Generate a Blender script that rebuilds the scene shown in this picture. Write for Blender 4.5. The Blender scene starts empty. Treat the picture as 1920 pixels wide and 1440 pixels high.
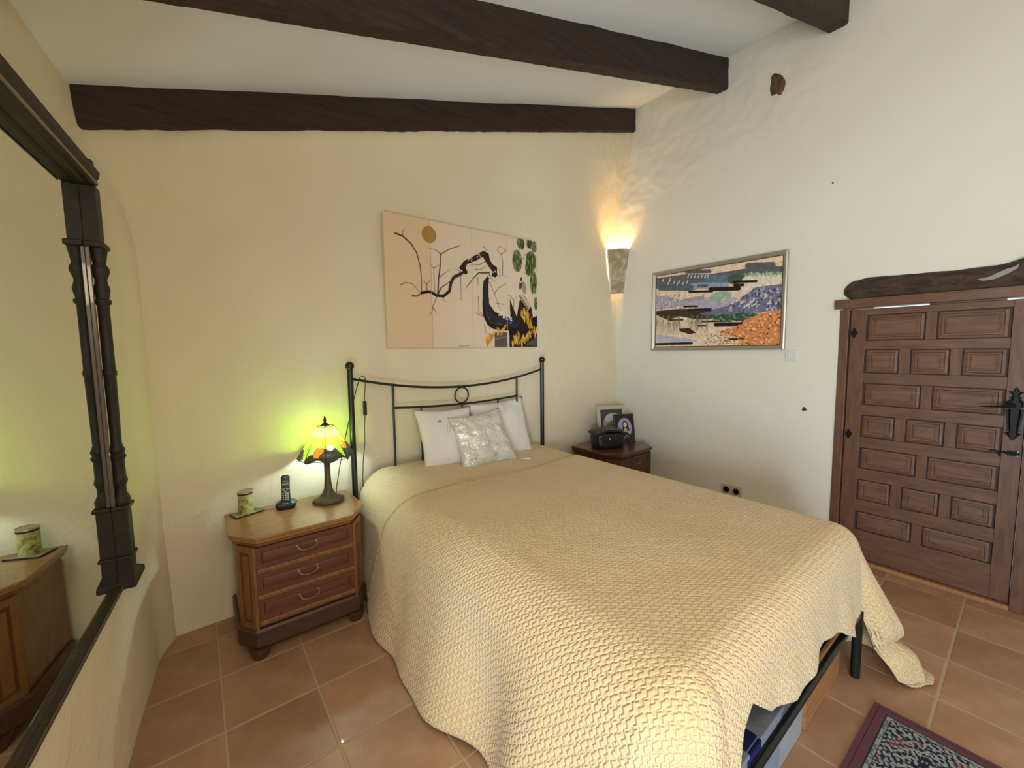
import bpy, math, random
import numpy as np
from mathutils import Vector, Matrix, noise
random.seed(7); np.random.seed(7)
PI = math.pi
col = bpy.context.scene.collection
sc = bpy.context.scene

# ---------------------------------------------------------------- camera
FPX, YAW, PITCH, ROLL = 766.73, math.radians(37.92), math.radians(4.772), math.radians(-0.699)
cam = bpy.data.cameras.new('camera'); cam.sensor_width = 36; cam.lens = FPX / 1920 * 36
cam.clip_start = 0.02
co = bpy.data.objects.new('camera', cam); col.objects.link(co)
fwd = Vector((math.sin(YAW)*math.cos(PITCH), math.cos(YAW)*math.cos(PITCH), -math.sin(PITCH)))
right = Vector((math.cos(YAW), -math.sin(YAW), 0)); up = right.cross(fwd)
r2 = right*math.cos(ROLL) + up*math.sin(ROLL); u2 = up*math.cos(ROLL) - right*math.sin(ROLL)
mw = Matrix.Identity(4)
for i in range(3):
    mw[i][0] = r2[i]; mw[i][1] = u2[i]; mw[i][2] = -fwd[i]
mw[0][3], mw[1][3], mw[2][3] = 0, 0, 1.5
co.matrix_world = mw
sc.camera = co

# ---------------------------------------------------------------- light and exposure
sc.view_settings.view_transform = 'Standard'; sc.view_settings.look = 'None'
sc.view_settings.exposure = 0.24; sc.view_settings.gamma = 1.0
sc.view_settings.use_curve_mapping = False
w = bpy.data.worlds.new('sky'); sc.world = w; w.use_nodes = True
bg = w.node_tree.nodes['Background']; bg.inputs[0].default_value = (0.84, 0.93, 1.0, 1); bg.inputs[1].default_value = 0.95

def lamp(name, kind, loc, energy, color, **kw):
    l = bpy.data.lights.new(name, kind); l.energy = energy; l.color = color
    for k, v in kw.items(): setattr(l, k, v)
    o = bpy.data.objects.new(name, l); o.location = loc; col.objects.link(o)
    return o
def aim(o, target):
    o.rotation_euler = (Vector(target) - o.location).to_track_quat('-Z', 'Y').to_euler()
# daylight through the window in the left wall behind the camera
k = lamp('window_daylight', 'AREA', (-2.45, -2.1, 1.3), 80, (0.64, 0.85, 1.0), shape='RECTANGLE', size=0.6, size_y=0.9)
aim(k, (1.5, 1.6, 1.1))
# warm fill added for ceiling and left wall, out of view behind camera
lamp('warm_fill', 'POINT', (.15, -.35, 2.05), 34, (1.0, .80, .54), shadow_soft_size=.18)
# cool fill added to light the ceiling from below
g_ = lamp('ceiling_fill', 'AREA', (-1.3, -1.3, .25), 75, (.84, .95, 1.0), shape='DISK', size=1.4)
aim(g_, (.9, 1.0, 3.0))

# ---------------------------------------------------------------- materials
def newmat(name, color=(.5,.5,.5), rough=.6, metal=0.0, coat=0.0, spec=None):
    m = bpy.data.materials.new(name); m.use_nodes = True
    b = m.node_tree.nodes['Principled BSDF']
    b.inputs['Base Color'].default_value = (*color, 1); b.inputs['Roughness'].default_value = rough
    b.inputs['Metallic'].default_value = metal; b.inputs['Coat Weight'].default_value = coat
    if spec is not None: b.inputs['Specular IOR Level'].default_value = spec
    return m
def nd(m, t, **kw):
    n = m.node_tree.nodes.new(t)
    for k, v in kw.items():
        if k in n.inputs: n.inputs[k].default_value = v
        else: setattr(n, k, v)
    return n
def lk(m, a, b): m.node_tree.links.new(a, b)
def P(m): return m.node_tree.nodes['Principled BSDF']
def coords(m, kind='Object', scale=(1,1,1), rot=(0,0,0)):
    t = nd(m, 'ShaderNodeTexCoord'); mp = nd(m, 'ShaderNodeMapping')
    mp.inputs['Scale'].default_value = scale; mp.inputs['Rotation'].default_value = rot
    lk(m, t.outputs[kind], mp.inputs[0]); return mp.outputs[0]
def ramp(m, src, stops):
    r = nd(m, 'ShaderNodeValToRGB'); e = r.color_ramp.elements
    while len(e) < len(stops): e.new(0.5)
    for i, (p, c) in enumerate(stops): e[i].position = p; e[i].color = (*c, 1)
    lk(m, src, r.inputs[0]); return r.outputs[0]
def bump(m, src, strength=.3, dist=.01, prev=None):
    b = nd(m, 'ShaderNodeBump', Strength=strength, Distance=dist); lk(m, src, b.inputs['Height'])
    if prev: lk(m, prev, b.inputs['Normal'])
    return b.outputs[0]

def plaster(name, c1, c2, rough_amt=.35, dist=.012):
    m = newmat(name, c1, .85, spec=.25); v = coords(m)
    n1 = nd(m, 'ShaderNodeTexNoise', Scale=1.3, Detail=5); lk(m, v, n1.inputs[0])
    lk(m, ramp(m, n1.outputs[0], [(.3, c2), (.7, c1)]), P(m).inputs['Base Color'])
    n2 = nd(m, 'ShaderNodeTexNoise', Scale=5, Detail=6, Roughness=.62, Distortion=.8); lk(m, v, n2.inputs[0])
    n3 = nd(m, 'ShaderNodeTexNoise', Scale=70, Detail=3); lk(m, v, n3.inputs[0])
    b = bump(m, n2.outputs[0], rough_amt, dist*3); b = bump(m, n3.outputs[0], .10, .004, b)
    lk(m, b, P(m).inputs['Normal']); return m
M_wall = plaster('cream_plaster', (.80,.705,.53), (.77,.66,.47), .30, .012)
M_wall_right = plaster('pale_plaster', (.79,.755,.66), (.76,.72,.62), .16, .010)
M_ceil = plaster('ceiling_plaster', (.86,.91,.96), (.84,.88,.92), .12, .006)

def wood(name, dark, light, scale=(1,1,1), rough=.5, coat=0.0, bstr=.25, kind='Object', nscale=6):
    m = newmat(name, light, rough, coat=coat); v = coords(m, kind, scale)
    n = nd(m, 'ShaderNodeTexNoise', Scale=nscale, Detail=7, Roughness=.65, Distortion=.6); lk(m, v, n.inputs[0])
    mid = tuple((a+b)/2 for a, b in zip(dark, light))
    lk(m, ramp(m, n.outputs[0], [(.32, dark), (.5, mid), (.68, light)]), P(m).inputs['Base Color'])
    lk(m, bump(m, n.outputs[0], bstr, .004), P(m).inputs['Normal']); return m
M_beam = wood('beam_wood', (.012,.006,.004), (.045,.023,.014), (.6,6,6), .75, bstr=.9)
M_top = wood('honey_wood', (.23,.10,.032), (.36,.175,.06), (1.2,9,9), .32, coat=.35, bstr=.05)
M_frame = wood('nightstand_wood', (.16,.062,.022), (.25,.105,.036), (6,6,1.2), .4, coat=.2, bstr=.06)
M_drawer = wood('drawer_wood', (.095,.03,.014), (.145,.05,.022), (1,7,7), .4, coat=.2, bstr=.06)
M_top2 = wood('red_wood_top', (.07,.022,.013), (.13,.045,.025), (1.2,9,9), .32, coat=.3, bstr=.05)
M_frame2 = wood('red_wood', (.05,.015,.009), (.10,.032,.018), (5,5,1.2), .4, coat=.2, bstr=.06)
M_door = wood('door_wood', (.085,.034,.018), (.17,.076,.042), (5,5,1.0), .45, coat=.12, bstr=.15)
M_doorh = wood('door_rail_wood', (.09,.037,.02), (.175,.079,.044), (5,1.0,6), .45, coat=.12, bstr=.15)
M_dpanel = wood('door_panel_wood', (.10,.044,.025), (.19,.092,.054), (5,1.0,7), .55, coat=.0, bstr=.12)
M_dgroove = newmat('door_groove', (.045,.016,.008), .6)
M_mirrorwood = wood('dark_carved_wood', (.006,.004,.003), (.024,.014,.009), (3,2,8), .6, coat=0.0, bstr=.2)
M_mirroredge = newmat('brown_edge', (.10,.06,.035), .35, coat=.3)  # lighter brown than the frame, for the beads
M_crate = wood('crate_wood', (.28,.12,.045), (.42,.2,.08), (1,8,8), .5)
M_log = wood('log_wood', (.012,.007,.005), (.085,.045,.027), (5,1.6,5), .8, bstr=1.0)
M_knot = wood('knot_wood', (.05,.022,.01), (.20,.10,.045), (9,9,2), .8, bstr=1.0)
M_black = newmat('black_iron', (.012,.012,.013), .38, .7)
M_steel = newmat('dark_steel_tube', (.045,.048,.043), .33, .85)
M_brass = newmat('dull_brass', (.30,.20,.11), .35, .8)
M_lead = newmat('lead_came', (.02,.02,.015), .5, .3)
M_white = newmat('white_plastic', (.72,.71,.66), .4)
M_dark = newmat('black_plastic', (.01,.01,.011), .35)
M_glass_mirror = newmat('mirror_silver', (.78,.83,.76), .015, 1.0)
M_blackbag = newmat('black_leatherette', (.006,.006,.007), .32)
M_hole = newmat('dark_speck', (.06,.03,.02), .9)
M_outside = newmat('lime_render', (.7,.68,.62), .9)

def tiles_mat():
    m = newmat('terracotta', (.34,.19,.115), .42, coat=.08); v = coords(m)
    oi = nd(m, 'ShaderNodeObjectInfo')
    n = nd(m, 'ShaderNodeTexNoise', Scale=5, Detail=6, Roughness=.6); lk(m, v, n.inputs[0])
    c = ramp(m, n.outputs[0], [(.3, (.34,.185,.105)), (.55, (.43,.25,.155)), (.75, (.50,.31,.20))])
    mix = nd(m, 'ShaderNodeMix', data_type='RGBA', blend_type='MULTIPLY'); mix.inputs[0].default_value = 1
    rr = ramp(m, oi.outputs['Random'], [(0, (.86,.84,.82)), (1, (1.1,1.08,1.06))])
    lk(m, c, mix.inputs[6]); lk(m, rr, mix.inputs[7]); lk(m, mix.outputs[2], P(m).inputs['Base Color'])
    n2 = nd(m, 'ShaderNodeTexNoise', Scale=22, Detail=4); lk(m, v, n2.inputs[0])
    lk(m, bump(m, n2.outputs[0], .12, .004), P(m).inputs['Normal']); return m
M_tile = tiles_mat()
M_grout = newmat('grout', (.46,.35,.245), .9)

def quilt_mat():
    m = newmat('quilted_cotton', (.72,.57,.30), .82, spec=.2)
    P(m).inputs['Sheen Weight'].default_value = .25
    t = nd(m, 'ShaderNodeTexCoord')
    sx = nd(m, 'ShaderNodeSeparateXYZ'); lk(m, t.outputs['UV'], sx.inputs[0])
    def mth(op, a, b=None):
        n = nd(m, 'ShaderNodeMath', operation=op)
        for i, s in enumerate((a, b)):
            if s is None: continue
            if isinstance(s, (int, float)): n.inputs[i].default_value = s
            else: lk(m, s, n.inputs[i])
        return n.outputs[0]
    u, v = sx.outputs[0], sx.outputs[1]
    du = mth('MULTIPLY', mth('SINE', mth('MULTIPLY', v, 2*PI/.0185)), .0032)
    dv = mth('MULTIPLY', mth('SINE', mth('MULTIPLY', u, 2*PI/.021)), .0032)
    cb = nd(m, 'ShaderNodeCombineXYZ'); lk(m, mth('ADD', u, du), cb.inputs[0]); lk(m, mth('ADD', v, dv), cb.inputs[1])
    nz = nd(m, 'ShaderNodeTexNoise', Scale=9, Detail=2); lk(m, t.outputs['UV'], nz.inputs[0])
    wob = nd(m, 'ShaderNodeVectorMath', operation='SCALE'); wob.inputs['Scale'].default_value = .018; lk(m, nz.outputs[1], wob.inputs[0])
    ad = nd(m, 'ShaderNodeVectorMath', operation='ADD'); lk(m, cb.outputs[0], ad.inputs[0]); lk(m, wob.outputs[0], ad.inputs[1])
    br = nd(m, 'ShaderNodeTexBrick', offset=.5)
    br.inputs['Scale'].default_value = 1.0; br.inputs['Mortar Size'].default_value = .0062; br.inputs['Mortar Smooth'].default_value = 1.0
    br.inputs['Brick Width'].default_value = .032; br.inputs['Row Height'].default_value = .0185
    lk(m, ad.outputs[0], br.inputs[0])
    inv = mth('SUBTRACT', 1.0, br.outputs['Fac'])
    n2 = nd(m, 'ShaderNodeTexNoise', Scale=60, Detail=3); lk(m, t.outputs['UV'], n2.inputs[0])
    b = bump(m, inv, .8, .0046); b = bump(m, n2.outputs[0], .25, .003, b)
    lk(m, b, P(m).inputs['Normal'])
    n3 = nd(m, 'ShaderNodeTexNoise', Scale=1.6, Detail=3); lk(m, t.outputs['UV'], n3.inputs[0])
    c = ramp(m, n3.outputs[0], [(.35, (.73,.53,.285)), (.65, (.78,.595,.35))])
    lk(m, c, P(m).inputs['Base Color']); return m
M_quilt = quilt_mat()

def fabric(name, c, bs=.2, scale=60, rough=.85, c2=None):
    m = newmat(name, c, rough, spec=.2); v = coords(m)
    n = nd(m, 'ShaderNodeTexNoise', Scale=scale, Detail=3); lk(m, v, n.inputs[0])
    n2 = nd(m, 'ShaderNodeTexNoise', Scale=7, Detail=4, Distortion=1.5); lk(m, v, n2.inputs[0])
    b = bump(m, n.outputs[0], bs, .002); b = bump(m, n2.outputs[0], .35, .012, b); lk(m, b, P(m).inputs['Normal'])
    if c2: lk(m, ramp(m, n2.outputs[0], [(.4, c), (.6, c2)]), P(m).inputs['Base Color'])
    return m
M_pillow = fabric('white_cotton', (.76,.72,.68))
M_tassel = fabric('tassel_thread', (.72,.64,.50))
M_piping = fabric('quilt_binding', (.52,.37,.17))
M_matt = fabric('mattress_grey', (.36,.38,.42))
def satin():
    m = newmat('silver_satin', (.70,.66,.58), .28, .25); v = coords(m, 'UV', (1,1,1))
    n = nd(m, 'ShaderNodeTexNoise', Scale=5, Detail=4, Distortion=1.2); lk(m, v, n.inputs[0])
    vv = nd(m, 'ShaderNodeMapping'); vv.inputs['Scale'].default_value = (13, 9, 1); lk(m, v, vv.inputs[0])
    vo = nd(m, 'ShaderNodeTexVoronoi', feature='DISTANCE_TO_EDGE', Scale=1.3); lk(m, vv.outputs[0], vo.inputs[0])
    n3 = nd(m, 'ShaderNodeTexNoise', Scale=16, Detail=2); lk(m, v, n3.inputs[0])
    mul = nd(m, 'ShaderNodeMath', operation='ADD'); lk(m, vo.outputs[0], mul.inputs[0])
    th = nd(m, 'ShaderNodeMath', operation='GREATER_THAN'); th.inputs[1].default_value = .50; lk(m, n3.outputs[0], th.inputs[0])
    lk(m, th.outputs[0], mul.inputs[1])
    c = ramp(m, mul.outputs[0], [(.012, (.42,.36,.26)), (.03, (.72,.69,.62))])
    lk(m, c, P(m).inputs['Base Color'])
    lk(m, bump(m, n.outputs[0], .7, .035), P(m).inputs['Normal']); return m
M_satin = satin()
def attr_mat(name, rough=.6, spec=.3, bumpy=0, layer='paint'):
    m = newmat(name, (1,1,1), rough, spec=spec)
    a = nd(m, 'ShaderNodeVertexColor', layer_name=layer); lk(m, a.outputs[0], P(m).inputs['Base Color'])
    if bumpy:
        n = nd(m, 'ShaderNodeTexNoise', Scale=400, Detail=2); v = coords(m); lk(m, v, n.inputs[0])
        lk(m, bump(m, n.outputs[0], bumpy, .004), P(m).inputs['Normal'])
    return m
M_paint = attr_mat('painted_print', .5)
M_print = attr_mat('glossy_print', .25)
M_rug = attr_mat('woven_wool', .95, .1, .8)
def stained(name, c, op, trans):
    # thin coloured glass: part see-through tint, part diffusing
    m = bpy.data.materials.new(name); m.use_nodes = True; nt = m.node_tree; nt.nodes.clear()
    out = nt.nodes.new('ShaderNodeOutputMaterial')
    tr = nt.nodes.new('ShaderNodeBsdfTransparent'); tr.inputs[0].default_value = (*c, 1)
    tl = nt.nodes.new('ShaderNodeBsdfTranslucent'); tl.inputs[0].default_value = (*[min(1, x*1.0) for x in c], 1)
    gl = nt.nodes.new('ShaderNodeBsdfPrincipled'); gl.inputs['Base Color'].default_value = (*[x*.5 for x in c], 1); gl.inputs['Roughness'].default_value = .2
    m1 = nt.nodes.new('ShaderNodeMixShader'); m1.inputs[0].default_value = trans
    nt.links.new(tl.outputs[0], m1.inputs[1]); nt.links.new(tr.outputs[0], m1.inputs[2])
    m2 = nt.nodes.new('ShaderNodeMixShader'); m2.inputs[0].default_value = op
    nt.links.new(m1.outputs[0], m2.inputs[1]); nt.links.new(gl.outputs[0], m2.inputs[2])
    nt.links.new(m2.outputs[0], out.inputs[0]); return m
G_green = stained('yellow_green_glass', (.62,.86,.07), .3, .8)
G_pale = stained('pale_green_glass', (.72,.90,.22), .3, .78)
G_dark = stained('brown_black_glass', (.045,.035,.02), .6, .4)
G_orange = stained('orange_glass', (.95,.16,.02), .3, .6)
G_white = stained('white_glass', (.85,.9,.82), .4, .5)

# ---------------------------------------------------------------- mesh helpers
class MB:
    def __init__(s): s.v = []; s.f = []; s.m = []; s.mi = 0
    def add(s, vs, fs, T=None):
        n = len(s.v)
        s.v += [tuple(T @ Vector(p)) if T else tuple(p) for p in vs]
        s.f += [tuple(n+i for i in f) for f in fs]; s.m += [s.mi]*len(fs); return s
    def box(s, x0, x1, y0, y1, z0, z1, T=None):
        v = [(x,y,z) for z in (z0,z1) for y in (y0,y1) for x in (x0,x1)]
        return s.add(v, [(0,2,3,1),(4,5,7,6),(0,1,5,4),(2,6,7,3),(0,4,6,2),(1,3,7,5)], T)
    def frustum(s, a, b, T=None):   # a,b: lists of 3D points, same count, closed prism
        n = len(a); fs = [tuple(range(n))[::-1], tuple(range(n, 2*n))]
        fs += [(i, (i+1)%n, n+(i+1)%n, n+i) for i in range(n)]
        return s.add(list(a)+list(b), fs, T)
    def prism(s, poly, z0, z1, T=None):
        return s.frustum([(x,y,z0) for x,y in poly], [(x,y,z1) for x,y in poly], T)
    def lathe(s, prof, n=24, T=None, a0=0, a1=2*PI, wob=None):
        full = abs(a1-a0-2*PI) < 1e-6; k = n if full else n+1
        vs = []
        for r, z in prof:
            for i in range(k):
                a = a0+(a1-a0)*i/n; rr = r*(wob(a, z) if wob else 1)
                vs.append((rr*math.cos(a), rr*math.sin(a), z))
        fs = []
        for j in range(len(prof)-1):
            for i in range(n):
                i2 = (i+1) % k if full else i+1
                fs.append((j*k+i, j*k+i2, (j+1)*k+i2, (j+1)*k+i))
        if prof[0][0] > 1e-5: fs.append(tuple(range(k))[::-1])
        if prof[-1][0] > 1e-5: fs.append(tuple((len(prof)-1)*k+i for i in range(k)))
        return s.add(vs, fs, T)
    def tube(s, pts, r, n=10, closed=False, T=None):
        pts = [Vector(p) for p in pts]; N = len(pts); rs = r if isinstance(r, (list, tuple)) else [r]*N
        vs = []; prevn = None
        for i, p in enumerate(pts):
            t = (pts[(i+1) % N]-pts[i-1]) if closed else (pts[min(i+1, N-1)]-pts[max(i-1, 0)])
            t.normalize()
            if prevn is None:
                a = Vector((0,0,1)) if abs(t.z) < .9 else Vector((1,0,0)); nn = t.cross(a).normalized()
            else: nn = (prevn - t*prevn.dot(t)).normalized()
            prevn = nn; b = t.cross(nn)
            for k in range(n):
                a = 2*PI*k/n; vs.append(p+(nn*math.cos(a)+b*math.sin(a))*rs[i])
        fs = []; L = N if closed else N-1
        for i in range(L):
            for k in range(n):
                j = (i+1) % N; fs.append((i*n+k, i*n+(k+1)%n, j*n+(k+1)%n, j*n+k))
        if not closed: fs += [tuple(range(n))[::-1], tuple((N-1)*n+k for k in range(n))]
        return s.add(vs, fs, T)
    def grid(s, F, nu, nv, T=None):
        vs = [F(i/nu, j/nv) for j in range(nv+1) for i in range(nu+1)]
        fs = [(j*(nu+1)+i, j*(nu+1)+i+1, (j+1)*(nu+1)+i+1, (j+1)*(nu+1)+i) for j in range(nv) for i in range(nu)]
        return s.add(vs, fs, T)
    def build(s, name, mat, parent=None, smooth=False, bevel=0, sub=0, angle=None):
        me = bpy.data.meshes.new(name); me.from_pydata(s.v, [], s.f)
        for mm in (mat if isinstance(mat, (list, tuple)) else [mat]): me.materials.append(mm)
        if isinstance(mat, (list, tuple)): me.polygons.foreach_set('material_index', s.m)
        import bmesh
        bm = bmesh.new(); bm.from_mesh(me); bmesh.ops.recalc_face_normals(bm, faces=bm.faces); bm.to_mesh(me); bm.free()
        if smooth: me.polygons.foreach_set('use_smooth', [True]*len(me.polygons))
        me.update()
        o = bpy.data.objects.new(name, me); col.objects.link(o)
        if parent: o.parent = parent
        if bevel:
            b = o.modifiers.new('bevel', 'BEVEL'); b.width = bevel; b.segments = 2; b.limit_method = 'ANGLE'
        if sub:
            q = o.modifiers.new('sub', 'SUBSURF'); q.levels = sub; q.render_levels = sub
        if angle is not None: me.set_sharp_from_angle(angle=math.radians(angle))
        return o
def thing(name, label, cat, loc=(0,0,0), group=None):
    o = bpy.data.objects.new(name, None); o.empty_display_size = .1; col.objects.link(o)
    o.location = loc; o['label'] = label; o['category'] = cat
    if group: o['group'] = group
    return o
def tag(o, label, cat, group=None):
    o['label'] = label; o['category'] = cat
    if group: o['group'] = group
    return o
def struct(o, label=None, cat='structure'):
    o['kind'] = 'structure'
    if label: o['label'] = label; o['category'] = cat
    return o
def nz(x, y, z=0, s=1.0): return noise.noise(Vector((x*s, y*s, z*s)))
def TL(x, y, z, rz=0, ry=0, rx=0):
    return Matrix.Translation((x,y,z)) @ Matrix.Rotation(rz,4,'Z') @ Matrix.Rotation(ry,4,'Y') @ Matrix.Rotation(rx,4,'X')
def sstep(a, b, x):
    t = min(1, max(0, (x-a)/(b-a))); return t*t*(3-2*t)

# ---------------------------------------------------------------- room shell
XR = 3.554
def ceil_z(x): return 2.755 + .30*x
def left_x(y, z):
    b = -.30 + .092*(y-2) - .004*(z-1.4)
    b += .024*math.exp(-max(0,z)/.6)
    b += .05*sstep(2.50, 2.75, y)**2                      # rounded corner
    b -= .10*sstep(1.9, 2.65, z)
    return b + .004*nz(0, y, z, 3)
def beam1_y(x): return 2.60-.055*(x+.3)/3.85
def back_y(x, z):
    zb = min(ceil_z(x)-.2, 3.7)
    y = 2.74 + .03*sstep(1.2, 2.4, z)
    top = (2.736-beam1_y(x))*sstep(zb-.42-.55*sstep(1.9, 3.2, x), zb+.02, z)**1.2
    y -= top
    if x < .15 and z < 2.3: y -= .0
    y += .006*nz(x, 0, z, 2.2) + .002*nz(x, 3, z, 9)
    k = sstep(2.6, 3.3, x)*sstep(2.6, 3.1, z)
    y += k*(.006*nz(x, 1, z, 7) + .0045*nz(x, 5, z, 17) + .003*nz(x, 6, z, 34))
    k2 = sstep(.5, .2, abs(z-zb+.12))*sstep(1.4, .1, x)
    y += k2*.012*nz(x, 8, z, 9)
    return y
def right_x(y, z):
    x = XR + .004*nz(4, y, z, 2)
    k = sstep(1.5, 2.2, y)*sstep(2.6, 3.1, z) + .8*sstep(.9, 1.2, y)*sstep(3.0, 3.2, z)
    x += min(1, k)*(.008*nz(2, y, z, 6) + .006*nz(6, y, z, 16) + .003*nz(6, y, z, 34))
    return x
def shell(name, F, nu, nv, off, mat, skip=None):
    """wall: a relief grid in front, a flat back, closed rim"""
    front = [F(i/nu, j/nv) for j in range(nv+1) for i in range(nu+1)]
    o_ = Vector(off); n = len(front); m = MB(); k = nu+1
    back = [tuple(Vector(p)+o_) for p in front]
    fs = []
    cells = {(i, j) for i in range(nu) for j in range(nv) if not (skip and skip(F((i+.5)/nu, (j+.5)/nv)))}
    for i, j in cells:
        a, b, c, d = j*k+i, j*k+i+1, (j+1)*k+i+1, (j+1)*k+i
        fs.append((a, b, c, d)); fs.append((n+d, n+c, n+b, n+a))
        for di, dj, e in ((0,-1,(a,b)), (1,0,(b,c)), (0,1,(c,d)), (-1,0,(d,a))):
            if (i+di, j+dj) not in cells: fs.append((e[1], e[0], n+e[0], n+e[1]))
    m.add(front+back, fs)
    return struct(m.build(name, mat, smooth=True, angle=50))
shell('wall_back', lambda u, v: (-.42+u*4.1, back_y(-.42+u*4.1, v*4.0), v*4.0), 200, 190, (0,.3,0), M_wall)
Y0L = .15
shell('wall_left', lambda u, v: (left_x(Y0L+u*(3.0-Y0L), v*2.95), Y0L+u*(3.0-Y0L), v*2.95), 90, 80, (-.35,0,0), M_wall)
shell('wall_right', lambda u, v: (right_x(-2.5+u*5.5, v*4.0), -2.5+u*5.5, v*4.0), 275, 200, (.3,0,0), M_wall_right,
      skip=lambda p: p[1] < .845 and p[2] < 1.80 and p[1] > -.055)
def ceilF(u, v):
    x = -.75+u*4.6; y = -3.9+v*7.0
    return (x, y, ceil_z(x) + .006*nz(x, y, 0, 1.7))
struct(MB().box(.7, 3.9, -2.7, -2.4, 0, 4.0).build('wall_blocker', M_wall_right))  # unseen partial wall, added to cut sky light on bed foot
struct(MB().box(-.86, -.50, -2.7, .15, 1.95, 2.75).build('daylight_blocker', M_wall))   # unseen panel, added to keep daylight off the upper right wall
ce = shell('ceiling', ceilF, 90, 90, (0,0,.2), M_ceil)

# floor: slab + single terracotta tiles
T0X, T0Y, TP = .0145, .1775, .3435
fl = MB().box(-1.2, 3.9, -2.6, 3.05, -.12, -.0016).build('floor', M_grout); struct(fl)
tm = None
for i in range(-2, 11):
    for j in range(-8, 8):
        x0 = T0X+i*TP*.9955; y0 = T0Y+j*TP*1.002
        if y0 > 2.75 or x0 > 3.53: continue
        if tm is None:
            g = .0034; SX_ = TP*.9955-.0004; SY_ = TP*1.002-.0004
            a = [(g,g,-.012),(SX_-g,g,-.012),(SX_-g,SY_-g,-.012),(g,SY_-g,-.012)]
            b = [(g,g,-.0012),(SX_-g,g,-.0012),(SX_-g,SY_-g,-.0012),(g,SY_-g,-.0012)]
            e = .004
            c = [(g+e,g+e,0),(SX_-g-e,g+e,0),(SX_-g-e,SY_-g-e,0),(g+e,SY_-g-e,0)]
            mm = MB(); mm.add(a+b+c, [(3,2,1,0),(8,9,10,11)]+[(q*4+r, q*4+(r+1)%4, q*4+4+(r+1)%4, q*4+4+r) for q in (0,1) for r in range(4)])
            o = mm.build('tile', M_tile, fl); tm = o.data
        else:
            o = bpy.data.objects.new('tile', tm); col.objects.link(o); o.parent = fl
        o.location = (x0, y0, random.uniform(-.0006, .0002)); 

# beams -------------------------------------------------------------
def beam(y0, y1, h0, xa, xb, seed, label, extra=0.0, skew=None):
    m = MB(); N = 160; rows = []
    for i in range(N+1):
        x = xa+(xb-xa)*i/N; zt = ceil_z(x)+.02; zb = ceil_z(x)-h0+extra*(XR-x)
        jag = .004*nz(x, seed, 0, 4)+.004*nz(x, seed, 0, 22); jag2 = .006*nz(x, seed+5, 0, 5)
        c = .012
        if skew: y0, y1 = skew(x), skew(x)+.12
        rows.append([(x, y0+jag2, zt), (x, y0+jag2*.7, zb+c+jag), (x, y0+c, zb+jag), (x, y1-c, zb+jag*.8), (x, y1+jag2, zb+c+jag*.8), (x, y1, zt)])
    vs = [p for r in rows for p in r]; fs = []
    for i in range(N):
        for k in range(6): fs.append((i*6+k, i*6+(k+1)%6, (i+1)*6+(k+1)%6, (i+1)*6+k))
    fs += [tuple(range(6)), tuple(N*6+k for k in range(6))[::-1]]
    m.add(vs, fs); o = m.build('ceiling_beam', M_beam, smooth=True, angle=35)
    tag(o, label, 'beam', 'dark rafters under the sloping ceiling'); return o
beam(2.515, 2.64, .205, -.42, XR+.05, 1, 'dark brown wooden ceiling beam running right along the bed wall', .008, beam1_y)
beam(1.665, 1.765, .235, -.45, XR+.03, 4, 'dark brown wooden ceiling beam crossing above the middle of the bed', .022)
beam(.895, 1.01, .20, -.5, XR+.03, 9, 'dark wooden ceiling beam end in the upper right, above the door side')
# wood stub in the wall
m = MB()
def knot(u, v):
    a = u*2*PI; r = v
    q_ = 1+.28*nz(math.cos(a)*1.3, math.sin(a)*1.3, 4)+.12*nz(math.cos(a)*4, math.sin(a)*4, 9); yy = .058*r*math.cos(a)*q_; zz = .100*r*math.sin(a)*q_
    d = .03*(1-r**4)+.012*nz(yy, zz, 0, 30)
    return (XR-d+.012, 1.305+yy+zz*.12, 3.437+zz)
m.grid(knot, 28, 10); o = m.build('wood_stub', M_knot, smooth=True)
tag(o, 'rough brown wooden stub sticking out of the right wall high above the landscape picture', 'wood stub')

# ---------------------------------------------------------------- door
door = MB(); d = thing('door_1', 'low brown wooden door with fourteen raised panels and black iron fittings', 'door', (XR, .42, 0)); d['kind'] = 'structure'
def dp(b, name, mat, par=d, **kw):
    b.v = [(x-XR, y-.42, z) for x, y, z in b.v] if par is d else b.v
    return b.build(name, mat, par, **kw)
DX = XR+.006   # leaf front face
rows = [(1.701,1.532),(1.475,1.316),(1.248,1.10),(1.032,.881),(.808,.664),(.587,.444),(.362,.232)]
c2 = [(.432,.706),(.100,.384)]; c3 = [(.543,.711),(.319,.491),(.098,.271)]
ZT, ZB, YL, YR = 1.742, .035, .797, .020
dp(MB().box(DX+.014, DX+.03, .0175, .8015, ZB-.008, ZT), 'door_board', M_dgroove)
dp(MB().box(DX, DX+.018, .715, YL, ZB, ZT), 'stile', M_door, bevel=.002)
dp(MB().box(DX, DX+.018, YR, .094, ZB, ZT), 'stile', M_door, bevel=.002)
zs = [ZT] + [z for r in rows for z in r] + [ZB]
for i in range(0, len(zs), 2):
    hi, lo = (zs[i], zs[i+1]); 
    if hi-lo > .001: dp(MB().box(DX, DX+.018, .094, .715, lo+.0, hi-.0), 'rail', M_doorh, bevel=.002)
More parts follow.
